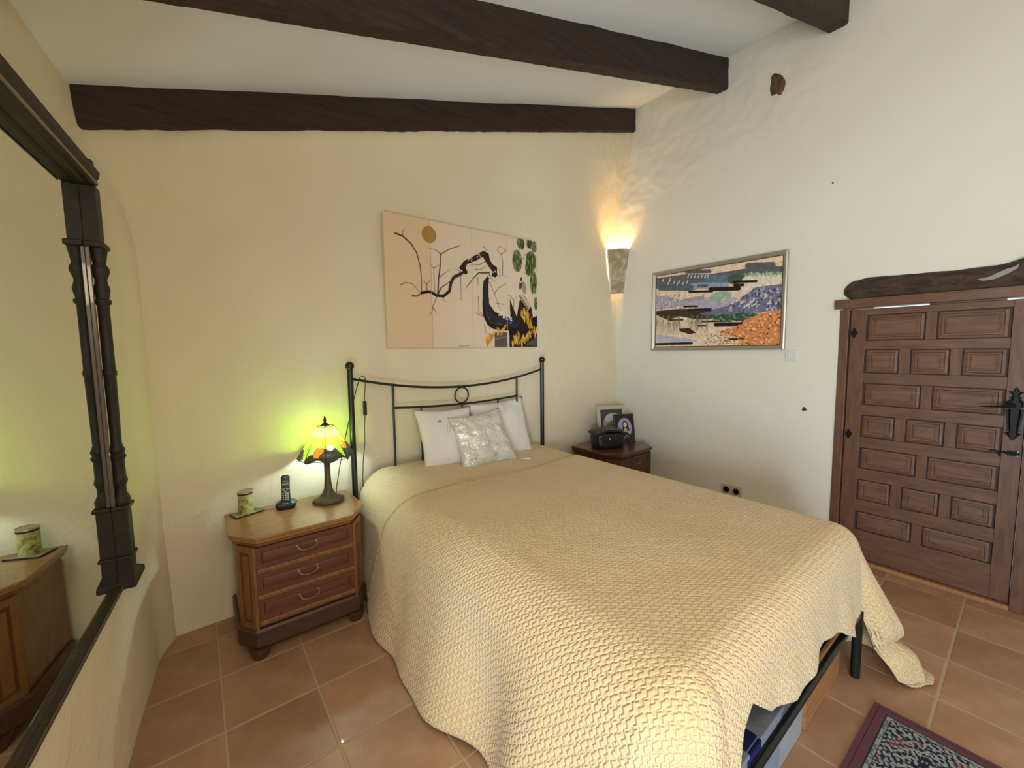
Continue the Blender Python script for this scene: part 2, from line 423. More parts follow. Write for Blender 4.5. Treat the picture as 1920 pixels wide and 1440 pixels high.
for ri, (zt, zb) in enumerate(rows):
    cs = c2 if ri % 2 == 0 else c3
    ys = sorted([v for c in cs for v in c])
    for a, b in zip(ys[1::2], ys[2::2]):
        dp(MB().box(DX, DX+.018, a, b, zb, zt), 'muntin', M_door, bevel=.002)
    for y0, y1 in cs:
        b = MB(); g = .007
        def ring(e, x): return [(x, y0+e, zb+e), (x, y1-e, zb+e), (x, y1-e, zt-e), (x, y0+e, zt-e)]
        L = [ring(g, DX+.016), ring(g, DX+.004), ring(g+.012, DX+.001), ring(g+.016, DX+.007), ring(g+.024, DX+.007), ring(g+.030, DX+.003), ring(g+.034, DX+.003), ring(g+.036, DX+.0055)]
        vs = [p for r in L for p in r]
        fs = [(q*4+r, q*4+(r+1)%4, q*4+4+(r+1)%4, q*4+4+r) for q in range(len(L)-1) for r in range(4)]
        n = len(vs)-4; fs.append((n, n+1, n+2, n+3)); b.add(vs, fs)
        dp(b, 'panel', M_dpanel)
# frame
fr = thing('trim_1', 'brown wooden door frame around the panelled door', 'door frame', (XR, .85, 0)); fr['kind'] = 'structure'
def fp(b, name, mat, **kw):
    b.v = [(x-XR, y-.85, z) for x, y, z in b.v]; return b.build(name, mat, fr, **kw)
fp(MB().box(XR-.012, XR+.07, .802, .852, 0, 1.745), 'jamb', M_door, bevel=.003)
fp(MB().box(XR-.012, XR+.07, -.075, .017, 0, 1.745), 'jamb', M_door, bevel=.003)
fp(MB().box(XR-.035, XR+.07, -.12, .880, 1.752, 1.812), 'head_board', M_doorh, bevel=.003)
fp(MB().box(XR-.02, XR+.07, .017, .802, 0, .026), 'threshold', M_crate, bevel=.003)
fp(MB().box(XR+.0, XR+.07, .69, .80, 1.745, 1.752), 'shim', M_doorh)
fp(MB().box(XR+.0, XR+.07, .12, .42, 1.7425, 1.752), 'shim', M_doorh)
# hinges
for z in (1.585, .894):
    b = MB(); 
    for s, yc in ((1, .795-.022), (-1, .795+.022)):
        T = TL(DX-.004, yc, z)
        prof = [(0,-.032),(.010,-.027),(.006,-.018),(.018,-.008),(.021,0),(.018,.008),(.006,.018),(.010,.027),(0,.032)]
        b.frustum([(-.003, .9*r if s>0 else -.0, q) for r, q in prof]+[(-.003, -.9*r if s>0 else -.9*r, q) for r, q in prof[::-1][1:-1]],
                  [(.004, .9*r if s>0 else -.0, q) for r, q in prof]+[(.004, -.9*r if s>0 else -.9*r, q) for r, q in prof[::-1][1:-1]], T)
    b.tube([(DX-.006, .797, z-.022), (DX-.006, .797, z+.022)], .007, 8)
    dp(b, 'hinge', M_black)
# handle escutcheon
b = MB(); yc = .058; z0 = 1.262
prof = [(0,1.262),(.008,1.252),(.012,1.238),(.034,1.236),(.020,1.226),(.012,1.212),(.024,1.204),(.018,1.196),(.036,1.178),(.038,1.166),(.032,1.152),(.016,1.142),(.032,1.138),(.030,1.10),(.022,1.03),(.026,1.022),(.014,1.014),(.034,1.004),(.016,.986),(.006,.970),(0,.966)]
mid = .98
def slab(sc_, x): return [(x, yc+r*sc_, z) for r, z in prof]+[(x, yc-r*sc_, z) for r, z in prof[::-1][1:-1]]
b.frustum(slab(1, DX-.001), slab(1, DX-.005)); b.frustum(slab(.72, DX-.005), slab(.45, DX-.013))
e = dp(b, 'handle_plate', M_black)
b = MB(); b.tube([(XR-.015, .062, 1.163), (XR-.05, .062, 1.165), (XR-.058, .075, 1.163), (XR-.055, .11, 1.156), (XR-.05, .16, 1.150), (XR-.05, .19, 1.149)], [.010,.010,.009,.0065,.004,.002], 8)
b.tube([(XR-.006, .062, 1.163), (XR-.016, .062, 1.163)], .026, 20)
dp(b, 'door_handle', M_black, smooth=True, angle=40)
b = MB(); b.tube([(DX-.008, .026, .893), (DX-.008, .135, .898)], .0045, 8); b.tube([(DX-.01, .097, .893), (DX-.012, .097, .868)], .004, 8)
b.box(DX-.004, DX, .03, .08, .878, .908)
b.box(DX-.012, DX, .036, .042, .884, .904); b.box(DX-.012, DX, .066, .072, .884, .904)
dp(b, 'bolt', M_black)
for yy, zz in ((.034,.905),(.076,.905),(.034,.881),(.076,.881)):
    dp(MB().lathe([(.003,0),(.003,.002),(0,.003)], 8, TL(DX-.004, yy, zz, 0, -PI/2)), 'screw', M_white)
# lintel log
m = MB()
def log(u, v):
    tip = (sstep(1.0, .93, u) if u > .9 else 1)**.5; u = u*1.32
    y = .835-u*1.0; a = v*2*PI
    rz = tip*(.057+.012*sstep(.0, .14, u)+.028*sstep(.68, .86, u)) * (sstep(-.02, .05, u)**.5)
    rx = tip*.07*(sstep(-.03, .05, u)**.5)
    zc = 1.868 + .004*math.sin(u*9) + .03*sstep(.68, .9, u)
    k = 1+.10*nz(y, math.cos(a), math.sin(a), 2.5)+.05*nz(y*1.5, math.cos(a)*2, math.sin(a)*2, 4)
    sg = lambda q: (1 if q > 0 else -1)*abs(q)**.62
    k += .05*nz(y*14, math.cos(a)*3, math.sin(a)*9, 1)
    z = zc+rz*k*sg(math.sin(a)); z = max(z, 1.8125)
    return (XR+.02-rx*k*sg(math.cos(a)), y, z)
m.grid(log, 190, 44); o = m.build('lintel_log', [M_log], smooth=True)
tag(o, 'dark rough wooden log lintel above the panelled door', 'lintel')
M_log2 = fabric('flaked_plaster', (.30,.29,.29), .5, 40)
m = MB(); pts = [(.235,1.862),(.19,1.870),(.165,1.885),(.125,1.905),(.10,1.912),(.085,1.925),(.09,1.90),(.12,1.88),(.14,1.868),(.17,1.855),(.21,1.852)]
m.frustum([(XR-.040, a, b) for a, b in pts], [(XR-.0565, a*.98+.003, b) for a, b in pts]); m.build('plaster_flake', M_log2, o)

# ---------------------------------------------------------------- raster painting helpers
class Ras:
    def __init__(s, w, h, bgc):
        s.w, s.h = w, h; s.a = np.zeros((h, w, 3)); s.a[:] = bgc
        s.X, s.Y = np.meshgrid((np.arange(w)+.5)/w, (np.arange(h)+.5)/h)   # u right, v down
        s.asp = 1.0
    def put(s, mask, c, al=1):
        mk = np.clip(mask, 0, 1)[..., None]*al; s.a = s.a*(1-mk)+np.array(c)*mk
    def stroke(s, pts, w0, w1, c, al=1):
        n = len(pts)-1; best = np.zeros((s.h, s.w))
        for i in range(n):
            ax, ay = pts[i]; bx, by = pts[i+1]; wa = w0+(w1-w0)*i/n; wb = w0+(w1-w0)*(i+1)/n
            dx, dy = (bx-ax)*s.asp, by-ay; L = dx*dx+dy*dy+1e-12
            t = np.clip(((s.X-ax)*s.asp*dx+(s.Y-ay)*dy)/L, 0, 1)
            d = np.hypot((s.X-ax)*s.asp-t*dx, s.Y-ay-t*dy); wd = wa+(wb-wa)*t
            best = np.maximum(best, np.clip((wd-d)*s.h+.5, 0, 1)*np.clip(wd*s.h*2, .35, 1))
        s.put(best, c, al)
    def poly(s, pts, c, al=1):
        ins = np.zeros((s.h, s.w), bool); n = len(pts)
        for i in range(n):
            x0, y0 = pts[i]; x1, y1 = pts[(i+1) % n]
            if y0 == y1: continue
            cnd = ((s.Y > y0) != (s.Y > y1)) & (s.X < (x1-x0)*(s.Y-y0)/(y1-y0)+x0); ins ^= cnd
        s.put(ins.astype(float), c, al)
    def ell(s, cx, cy, rx, ry, c, al=1, rot=0):
        dx = (s.X-cx)*s.asp; dy = s.Y-cy; ca, sa = math.cos(rot), math.sin(rot)
        q = np.hypot((dx*ca+dy*sa)/rx, (-dx*sa+dy*ca)/ry); s.put(np.clip((1-q)*min(rx, ry)*s.h+.5, 0, 1), c, al)
def sr(c):  # sRGB 0-255 to linear
    return tuple(((x/255+.055)/1.055)**2.4 if x > 10 else x/3300 for x in c)
def raster_grid(name, ras, P00, U, V, mat, parent, thick=None):
    """flat sheet with one vertex per raster point; P00 top-left, U across, V down"""
    h, w_ = ras.h, ras.w
    i, j = np.meshgrid(np.arange(w_), np.arange(h)); u = i/(w_-1); v = j/(h-1)
    vs = np.array(P00)[None,None]+u[...,None]*np.array(U)+v[...,None]*np.array(V)
    vs = vs.reshape(-1, 3)
    a = (np.arange(h-1)[:,None]*w_+np.arange(w_-1)[None]).ravel()
    fs = np.stack([a, a+w_, a+w_+1, a+1], 1)
    me = bpy.data.meshes.new(name); me.vertices.add(len(vs)); me.vertices.foreach_set('co', vs.ravel())
    me.loops.add(fs.size); me.loops.foreach_set('vertex_index', fs.ravel().astype(np.int32))
    me.polygons.add(len(fs)); me.polygons.foreach_set('loop_start', np.arange(0, fs.size, 4, dtype=np.int32))
    me.update(calc_edges=True); me.validate()
    ca = me.color_attributes.new('paint', 'FLOAT_COLOR', 'POINT')
    cc = np.concatenate([ras.a.reshape(-1, 3), np.ones((h*w_, 1))], 1); ca.data.foreach_set('color', cc.ravel().astype(np.float32))
    me.materials.append(mat)
    o = bpy.data.objects.new(name, me); col.objects.link(o); o.parent = parent; return o
def homog(src, dst):
    A = []; B = []
    for (x, y), (u, v) in zip(src, dst):
        A += [[x,y,1,0,0,0,-u*x,-u*y], [0,0,0,x,y,1,-v*x,-v*y]]; B += [u, v]
    h = np.append(np.linalg.solve(np.array(A, float), np.array(B, float)), 1).reshape(3, 3)
    return lambda x, y: tuple((h @ [x, y, 1])[:2]/(h @ [x, y, 1])[2])

# ---------------------------------------------------------------- four-panel painting over the bed
sq = [(0,0),(1,0),(0,1),(1,1)]
H = homog([(133,125),(1470,385),(148,1308),(1446,1308)], sq)
def HP(l): return [H(*p) for p in l]
R = Ras(400, 270, sr((228,205,182))); R.asp = 1.38/.91
R.put(np.clip(1-(R.X-.0)/.26, 0, 1) > .01, sr((226,196,160)), 1)  # warm light on the left panel, painted in as peach
R.ell(*H(528,330), .066, .066, sr((176,132,60)))
K = sr((28,18,18)); BR = sr((62,36,28)); NV = sr((38,42,62))
tw = [[(235,320),(300,345),(370,410),(415,490),(440,590),(450,700),(448,830)], [(300,345),(297,310),(310,285)],
      [(270,765),(310,745),(370,755),(410,800),(440,835)], [(370,860),(410,862),(448,838)], [(495,830),(495,760),(470,735)], [(495,760),(525,720)],
      [(590,850),(600,720),(618,600),(625,500),(700,455),(790,425)], [(625,500),(580,460),(530,452)], [(562,830),(562,620),(530,590)], [(562,620),(605,595)],
      [(610,700),(660,660),(690,635)], [(590,850),(620,790),(700,735)], [(580,875),(545,950),(545,985),(515,1020)], [(545,960),(575,1000)],
      [(635,870),(640,900)], [(790,680),(790,890)], [(1010,560),(960,590),(885,592)], [(920,630),(960,635),(1020,600)], [(1040,660),(950,660),(880,730),(840,785)],
      [(1155,680),(1160,560),(1150,500),(1115,460),(1135,425),(1180,450)], [(1150,500),(1190,460)], [(1135,680),(1130,625)], [(1060,685),(1170,688)],
      [(1040,740),(1080,840),(1130,1000)], [(1080,840),(1120,790),(1190,745)], [(1100,925),(1165,937)], [(1050,700),(1100,745)], [(985,1040),(940,1020),(915,1005)], [(975,1020),(935,990)],
      [(1245,1000),(1250,900),(1280,860)], [(1250,900),(1220,860),(1195,860)], [(1340,540),(1360,500),(1400,495)], [(1000,430),(1015,455),(1035,462)], [(830,670),(745,625)], [(940,700),(940,770)], [(985,1110),(1000,1190)], [(940,870),(940,980)]]
for l in tw:
    thick = .007 if l[0] in ((235,320),(590,850),(1040,660),(370,860)) else .0034
    R.stroke(HP(l), thick, thick*.45, K, .95)
for l in tw[:24]:    # fine twig clusters
    ex, ey = l[-1]
    for q in range(5):
        a = random.uniform(0, 6.28); r = random.uniform(14, 30)
        R.stroke(HP([(ex, ey), (ex+r*math.cos(a), ey+r*math.sin(a))]), .0016, .001, sr((150,120,90)), .6)
R.stroke(HP([(448,835),(500,825),(535,828),(580,858),(640,862),(690,820),(705,750),(730,700),(800,665)]), .011, .014, K)
R.stroke(HP([(640,857),(688,815),(703,750),(730,700),(790,668)]), .004, .007, BR)
def blob(l, c): R.poly(HP(l), c)
trunk1 = [(775,620),(820,560),(860,535),(900,520),(970,480),(1000,468),(1040,490),(1050,545),(1070,585),(1110,610),(1110,680),(1095,700),(1060,690),(1070,650),(1035,600),(1010,560),(990,520),(930,555),(850,585),(835,620),(852,650),(850,668),(800,668),(810,645)]
blob(trunk1, K); R.stroke(HP([(830,600),(850,560),(930,530),(1000,495),(1025,550),(1060,605),(1095,650)]), .010, .012, BR)
trunk2 = [(1055,670),(1035,720),(1030,800),(1032,930),(1080,1000),(1150,1030),(1240,1060),(1290,1090),(1450,1035),(1445,1305),(1200,1305),(1200,1165),(1060,1150),(1010,1110),(980,1040),(973,950),(980,800),(990,730),(1030,680)]
blob(trunk2, K); R.stroke(HP([(1012,720),(1000,850),(1005,960),(1040,1040),(1130,1080),(1260,1110)]), .012, .030, NV)
R.stroke(HP([(1025,860),(1028,960),(1070,1040),(1160,1075)]), .006, .010, BR); R.stroke(HP([(1000,1000),(1040,1090),(1140,1110)]), .003, .004, sr((105,98,96)), .8)
blob([(1215,880),(1240,960),(1270,1040),(1300,900),(1345,850),(1400,960),(1412,1040),(1300,1120),(1215,1060)], sr((40,24,22)))
blob([(1285,860),(1330,840),(1400,950),(1375,985)], sr((205,180,150))); R.stroke(HP([(1300,860),(1375,970)]), .006, .005, sr((120,70,45)))
R.stroke(HP([(1345,850),(1395,905),(1440,990)]), .010, .003, sr((225,215,200)))
blob([(1070,1180),(1180,1175),(1178,1305),(1070,1305)], sr((92,82,76))); R.stroke(HP([(1075,1240),(1175,1210)]), .006, .004, sr((150,140,130)), .7)
blob([(1340,1290),(1445,1210),(1445,1300)], sr((88,80,80)))
for cx, cy, rx, ry, g in ((1325,400,.035,.06,0),(1405,400,.03,.05,0),(1445,430,.02,.06,1),(1290,555,.045,.12,1),(1410,560,.05,.11,0),(1385,620,.03,.08,0),(1425,740,.035,.13,1),(1440,930,.012,.06,0)):
    u, v = H(cx, cy); R.ell(u, v, rx*1.3, ry*.85, sr((58,78,38)) if g == 0 else sr((120,132,80)), .95)
    for q in range(44):
        a = random.uniform(0, 6.28); rr = random.uniform(.3, 1)
        R.ell(u+rx*1.2*rr*math.cos(a)/R.asp, v+ry*.8*rr*math.sin(a), .006, .022, sr(random.choice(((45,66,28),(140,150,98),(88,104,52),(30,50,22)))), .9, random.uniform(-.5,.5))
# perched bird
R.ell(*H(1342,790), .028, .058, sr((150,148,140)), 1, -.2); R.ell(*H(1313,765), .018, .045, sr((44,66,98)), 1, .2)
R.ell(*H(1320,712), .011, .017, sr((30,30,45))); R.ell(*H(1318,738), .007, .008, sr((220,215,210)))
for (x0, y0, x1, y1, n) in ((1300,1010,1400,1120,20),(985,1270,1060,1200,12),(1080,1180,1160,1150,7),(1220,1280,1290,1200,12),(1300,1260,1440,1160,18),(1320,1000,1400,1040,6)):
    for q in range(n):
        t = random.random(); u, v = H(x0+(x1-x0)*t+random.uniform(-14,14), y0+(y1-y0)*t+random.uniform(-20,20))
        R.ell(u, v, .009, .034, sr(random.choice(((205,150,40),(222,175,70),(190,128,30),(228,190,100)))), 1, random.uniform(-.7,.7))
for q in range(34):
    t = random.random(); u, v = H(1110+t*120, 1010+t*70+random.uniform(-25,25)); R.ell(u, v, .006, .006, sr((225,230,235)))
for q in range(14):
    u, v = H(*random.choice(((960,510),(1045,690),(1090,650),(880,540)))); R.ell(u+random.uniform(-.015,.015), v+random.uniform(-.015,.015), .005, .006, sr((225,215,205)))
x = 755
while x < 850:     # painter's signature, an illegible scrawl
    R.stroke(HP([(x, 1292+random.uniform(-4,4)), (x+6, 1298+random.uniform(-5,4))]), .0022, .0016, K, .7); x += 7
PX0, PX1, PZ0, PZ1, PY = 1.050, 2.405, 1.522, 2.427, 2.728
scr = thing('panel_painting', 'four-panel painting of a twisted bare tree and gold sun above the headboard', 'painting', (PX0, PY, PZ0))
us = [0] + [H(px, 900)[0] for px in (535, 890, 1193)] + [1]
for k in range(4):
    a = PX0+(PX1-PX0)*us[k]; b2 = PX0+(PX1-PX0)*us[k+1]; g = .0010
    pn = MB().box(a+g-PX0, b2-g-PX0, -.012, .012, 0, PZ1-PZ0).build('panel', newmat('panel_edge', sr((226,205,178)), .6), scr, bevel=.0015)
    i0, i1 = int(us[k]*399)+ (1 if k else 0), int(us[k+1]*399)
    S_ = Ras(i1-i0, 270, (0,0,0)); S_.a = R.a[:, i0:i1]
    raster_grid('painted_surface', S_, (a+g*1.5-PX0, -.0125, PZ1-PZ0-.001), (b2-a-3*g, 0, 0), (0, 0, -(PZ1-PZ0-.002)), M_paint, pn)

# ---------------------------------------------------------------- landscape picture on the right wall
H2 = homog([(730,705),(1680,552),(724,1245),(1662,1232)], sq)
h2 = lambda l: [H2(*p) for p in l]
L = Ras(330, 215, sr((232,204,178))); L.asp = 1.07/.70
def nmap(w_, h_, s, seed):
    return np.array([[noise.fractal(Vector((i/w_*s, j/h_*s*.65, seed)), 1, 2, 4) for i in range(w_)] for j in range(h_)])
NA = nmap(330, 215, 26, 1.0); NB = nmap(330, 215, 60, 7.0)
def band(pts, c, al=1, wob=.006):
    p2 = []
    for i in range(len(pts)): p2.append(pts[i])
    L.poly(h2(p2), c, al)
def streak(x0, x1, y, hgt, c):     # rounded cloud bar
    a, b = H2(x0, y), H2(x1, y+ (x0-x1)*.02); L.stroke([a, b], hgt/540/2, hgt/540/2, c)
G1 = sr((96,98,102)); BL = sr((150,158,182)); LAV = sr((170,160,178))
band([(730,720),(950,690),(1140,690),(1410,650),(1680,640),(1680,700),(1480,700),(1300,745),(1080,790),(980,820),(730,800)], G1)
for x0, x1, y, hh, c in ((960,1130,672,26,G1),(1420,1595,630,40,G1),(1600,1680,660,40,G1),(1000,1250,780,44,BL),(1120,1330,728,50,sr((92,118,134))),(1050,1110,780,22,G1),(760,990,795,40,sr((86,100,104))),
                         (1420,1680,735,60,sr((222,214,196))),(1350,1480,790,60,sr((228,214,196)))):
    streak(x0, x1, y, hh, c)
L.ell(*H2(1320,730), .085, .06, sr((70,94,74)))
band([(730,810),(830,820),(980,830),(1140,815),(1140,850),(1080,900),(730,850)], sr((232,206,180)))
band([(730,850),(880,870),(960,900),(1150,860),(1330,870),(1360,940),(1250,975),(1100,960),(960,930),(730,960)], sr((176,170,188)))
band([(930,880),(1090,850),(1090,885),(930,905)], sr((160,160,168)))
for x0, x1, y, hh in ((980,1150,825,16),(1140,1350,805,28),(1310,1480,750,16),(1320,1380,775,20)): streak(x0, x1, y, hh, sr((38,26,28)))
L.ell(*H2(1215,860), .13, .06, sr((150,176,150)), .9)
# hazy hill to the right, cones of trees
band([(1060,990),(1270,930),(1400,850),(1480,790),(1670,770),(1665,960),(1480,990),(1200,1010),(1060,1030)], sr((112,112,138)))
for q in range(230):
    x = random.uniform(1200, 1665); y = random.uniform(800, 985)
    if y < 985-(x-1200)*.75: continue
    u, v = H2(x, y); c = sr(random.choice(((66,72,104),(126,124,152),(190,182,196),(88,98,128),(178,150,158))))
    L.poly([(u-.010, v+.018), (u, v-.024), (u+.010, v+.018)], c)
for q in range(90):
    x = random.uniform(1390, 1680); u, v = H2(x, 700-(x-1390)*.03+random.uniform(-14,6)); L.poly([(u-.006,v+.012),(u,v-.018),(u+.006,v+.012)], sr(random.choice(((150,172,138),(190,204,168),(108,136,108)))))
for q in range(170):
    u, v = H2(random.uniform(730, 925), random.uniform(845, 965)); L.ell(u, v, .006, .007, sr(random.choice(((122,94,110),(206,182,190),(226,204,200),(92,74,92)))))
# dark banks, reeds
band([(730,970),(880,955),(1130,950),(1160,970),(1060,990),(1160,1030),(1040,1036),(900,1010),(820,1040),(730,1000)], sr((64,56,46)))
for x0, x1, y, hh in ((940,1040,937,14),(980,1140,962,16),(830,930,1040,12),(1070,1300,1053,12),(1180,1400,1075,26),(1050,1110,1083,10),(1280,1440,1187,16)): streak(x0, x1, y, hh, sr((30,26,24)))
band([(1060,1000),(1180,1000),(1480,985),(1520,1020),(1400,1050),(1180,1040)], sr((60,88,72)))
for q in range(70):
    u, v = H2(random.uniform(1160, 1510), random.uniform(990, 1050)); L.ell(u, v, .014, .008, sr(random.choice(((122,156,128),(44,66,54),(92,128,100)))))
for x0 in (760, 860, 890, 1010, 1080):
    for q in range(26):
        x = x0+random.uniform(-45, 45); y = 1020+random.uniform(-20, 40)
        L.stroke(h2([(x, y), (x+random.uniform(-8,8), y+40), (x+random.uniform(-20,16), y+90)]), .0026, .0016, sr(random.choice(((96,98,78),(60,60,46),(148,142,116)))), .8)
band([(730,1150),(960,1180),(1050,1200),(1000,1212),(730,1212)], sr((188,186,206)))
band([(900,1108),(980,1100),(1035,1138),(990,1150),(920,1130)], sr((58,48,44)))
streak(730, 1000, 1224, 18, sr((30,28,28)))
# orange shrubs
band([(1370,1080),(1400,1040),(1520,990),(1662,960),(1662,1232),(1340,1232),(1400,1180),(1210,1150),(1260,1110)], sr((214,140,92)))
for q in range(420):
    x = random.uniform(1210, 1662); y = random.uniform(985, 1228)
    if y < 1130-(x-1210)*.36: continue
    u, v = H2(x, y); L.ell(u, v, random.uniform(.006,.014), random.uniform(.006,.012), sr(random.choice(((226,126,62),(238,166,110),(196,92,54),(240,200,170),(232,146,72),(96,60,44)))))
for q in range(150):
    u, v = H2(random.uniform(1085, 1330), random.uniform(1150, 1228)); L.ell(u, v, .007, .004, sr(random.choice(((28,26,24),(230,215,200),(70,62,52)))))
for (x, y) in [(780,730),(832,728),(822,750),(865,745),(888,760),(903,742),(932,755),(962,745),(970,702),(995,700),(1020,702),(1048,698),(1072,703),(1098,700),(1118,698)]:
    L.stroke(h2([(x-3, y+14), (x+6, y-12)]), .006, .003, sr((236,232,226)))
for (x, y) in [(1240,880),(1310,905),(1350,885),(1382,905),(1430,920),(1460,895),(1478,915),(1550,865),(1580,905),(1405,935)]:
    L.stroke(h2([(x-16, y+14), (x+2, y), (x+10, y-18)]), .006, .004, sr((238,228,220)))
L.a *= (1+.24*NB[..., None]+.18*NA[..., None])
LX = XR-.012
pic = thing('framed_landscape', 'silver-framed landscape print of layered hills, white birds and orange shrubs on the right wall', 'picture', (LX, 1.178, 1.478))
def pp(b, name, mat, **kw): return b.build(name, mat, pic, **kw)
W_, H_, fw = 1.135, .738, .030
# frame: four mitred bars (local y 0..W, z 0..H, x towards room is -)
def bar(p0, p1, i0, i1):
    b = MB(); secs = []
    for (o_, i_) in ((p0, i0), (p1, i1)):
        o_, i_ = Vector((0, *o_)), Vector((0, *i_)); m1 = o_+(i_-o_)*.3; m2 = o_+(i_-o_)*.75
        secs.append([(.0, o_.y, o_.z), (-.020, o_.y, o_.z), (-.024, m1.y, m1.z), (-.016, m2.y, m2.z), (-.010, i_.y, i_.z), (.0, i_.y, i_.z)])
    b.frustum(secs[0], secs[1]); return b
M_silver = newmat('aged_silver_wood', (.40,.36,.29), .35, .45); M_inner = newmat('brown_fillet', (.10,.045,.025), .5)
O = [(0,0),(W_,0),(W_,H_),(0,H_)]; I = [(fw,fw),(W_-fw,fw),(W_-fw,H_-fw),(fw,H_-fw)]
for q in range(4): pp(bar(O[q], O[(q+1)%4], I[q], I[(q+1)%4]), 'frame_bar', M_silver)
b = MB(); e = fw+.006
for a0, a1, b0, b1 in ((fw-.002, W_-fw+.002, fw-.002, e), (fw-.002, W_-fw+.002, H_-e, H_-fw+.002), (fw-.002, e, e, H_-e), (W_-e, W_-fw+.002, e, H_-e)): b.box(-.009, 0, a0, a1, b0, b1)
pp(b, 'fillet', M_inner)
pp(MB().box(-.0035, .006, .004, W_-.004, .004, H_-.004), 'backing', M_inner)
raster_grid('print', L, (-.005, W_-e, H_-e), (0, -(W_-2*e), 0), (0, 0, -(H_-2*e)), M_print, pic)

# ---------------------------------------------------------------- small things on the right wall
sw = thing('light_switch', 'white square light switch below the corner of the framed landscape', 'switch', (XR, 1.134, 1.433))
MB().box(-.009, .004, -.042, .042, -.042, .042).build('plate', M_white, sw, bevel=.003)
MB().box(-.013, -.008, -.026, .026, -.028, .028).build('rocker', M_white, sw, bevel=.002)
so = thing('wall_socket', 'double wall socket low on the right wall, half hidden behind the bed', 'socket', (XR, 1.535, .285))
M_sock = newmat('aged_socket_plastic', (.50,.44,.33), .5); M_sockf = newmat('socket_face', (.16,.13,.09), .5)
MB().box(-.010, .004, -.08, .08, -.042, .042).build('plate', M_sock, so, bevel=.003)
for yy in (-.04, .04): MB().lathe([(.028,0),(.028,.004),(.022,.004),(.020,-.006),(0,-.006)], 20, TL(-.010, yy, 0, 0, -PI/2)).build('socket_face', M_sockf, so)
def speck(x, y, z, r, label):
    m = MB(); m.lathe([(r*1.1,-.003),(r,.004),(r*.6,.010),(0,.012)], 10, TL(x, y, z, 0, -PI/2), wob=lambda a, q: 1+.25*math.sin(3*a+1))
    return tag(m.build('nail', M_hole, smooth=True), label, 'nail')
speck(XR, 1.04, 1.036, .014, 'small brown nail stub in the right wall below the light switch, left of the door')
speck(XR, .935, 2.62, .005, 'tiny dark nail in the right wall high above the door')

# ---------------------------------------------------------------- corner sconce
SX, SY = 3.562, 2.762
M_stone = fabric('mottled_alabaster', (.36,.27,.17), .3, 30, c2=(.58,.48,.34))
s_ = thing('corner_sconce', 'lit tapering grey-brown corner wall lamp between the two walls', 'wall lamp', (SX, SY, 2.29))
m = MB(); N = 24
def scf(z, rr, off):
    out = []
    for i in range(N+1):
        a = PI+ i/N*PI/2
        q = rr*(1-.10*math.sin(2*(a-PI))) - off
        out.append((q*math.cos(a), q*math.sin(a), z))
    return out
levels = []
for j in range(9):
    t = j/8; levels.append((-.225+.44*t, .100+.068*t**.9))
vs = []; 
for off in (0, .007):
    for z, r in levels: vs += scf(z, r, off)
k = N+1; nl = len(levels); fs = []
for j in range(nl-1):
    for i in range(N):
        fs.append((j*k+i, j*k+i+1, (j+1)*k+i+1, (j+1)*k+i)); o_ = nl*k
        fs.append((o_+(j+1)*k+i, o_+(j+1)*k+i+1, o_+j*k+i+1, o_+j*k+i))
for i in range(N):
    for j in (0, nl-1): fs.append((j*k+i, j*k+i+1, nl*k+j*k+i+1, nl*k+j*k+i))
m.add(vs, fs); m.build('shade', M_stone, s_, smooth=True, angle=50)
m = MB()
for (a, b2) in (((-.168,-.008,.215),(-.100,-.008,-.225)), ((-.008,-.168,.215),(-.008,-.100,-.225))):
    m.tube([a, b2], .006, 8)
m.build('edge_strip', M_white, s_)
MB().lathe([(0,-.04),(.014,-.035),(.014,-.01),(.010,0)], 12, TL(-.06,-.06,.06)).build('lamp_holder', M_white, s_)
M_bulb = bpy.data.materials.new('warm_bulb'); M_bulb.use_nodes = True
P(M_bulb).inputs['Emission Color'].default_value = (1,.65,.25,1); P(M_bulb).inputs['Emission Strength'].default_value = 12
MB().lathe([(.008,0),(.017,.012),(.014,.026),(0,.034)], 12, TL(-.06,-.06,.06)).build('bulb', M_bulb, s_, smooth=True)
pl = lamp('sconce_light', 'POINT', (SX-.068, SY-.068, 2.40), 15, (1.0, .62, .26), shadow_soft_size=.028)

# ---------------------------------------------------------------- mirror
def MP(y, wv, z):   # along wall y, off the glass w
    return (-.285+.092*(y-2)-.004*(z-1.4)+wv, y-.092*wv, z)
mr = thing('wall_mirror', 'large wall mirror in a dark carved wooden frame with turned columns on the left wall', 'mirror', MP(1.2, 0, 1.4))
mo = Vector(MP(1.2, 0, 1.4))
def mbox(b, y0, y1, w0, w1, z0, z1):
    v = [Vector(MP(y, w_, z)) - mo for z in (z0,z1) for y in (y0,y1) for w_ in (w0,w1)]
    b.add(v, [(0,2,3,1),(4,5,7,6),(0,1,5,4),(2,6,7,3),(0,4,6,2),(1,3,7,5)]); return b
def mprof(prof, y0, y1):   # (w,z) profile swept along y
    b = MB(); b.frustum([Vector(MP(y0, w_, z))-mo for w_, z in prof], [Vector(MP(y1, w_, z))-mo for w_, z in prof]); return b
YA, YB = .42, 2.10
mbox(MB(), YA-.02, YB+.03, -.012, 0, .615, 2.12).build('glass', M_glass_mirror, mr)
mprof([(0,2.098),(.018,2.096),(.022,2.101),(.040,2.101),(.046,2.104),(.050,2.112),(.046,2.122),(.052,2.130),(.056,2.150),(.050,2.157),(0,2.157)], YA-.07, YB+.018).build('cornice', M_mirrorwood, mr, bevel=.0015)
mprof([(.0475,2.1005),(.0515,2.1005),(.0525,2.108),(.0475,2.108)], YA, YB).build('cornice_bead', M_mirroredge, mr)
mprof([(0,.616),(.016,.616),(.020,.620),(.016,.632),(0,.634)], YA, YB).build('bottom_rail', M_mirrorwood, mr, bevel=.001)
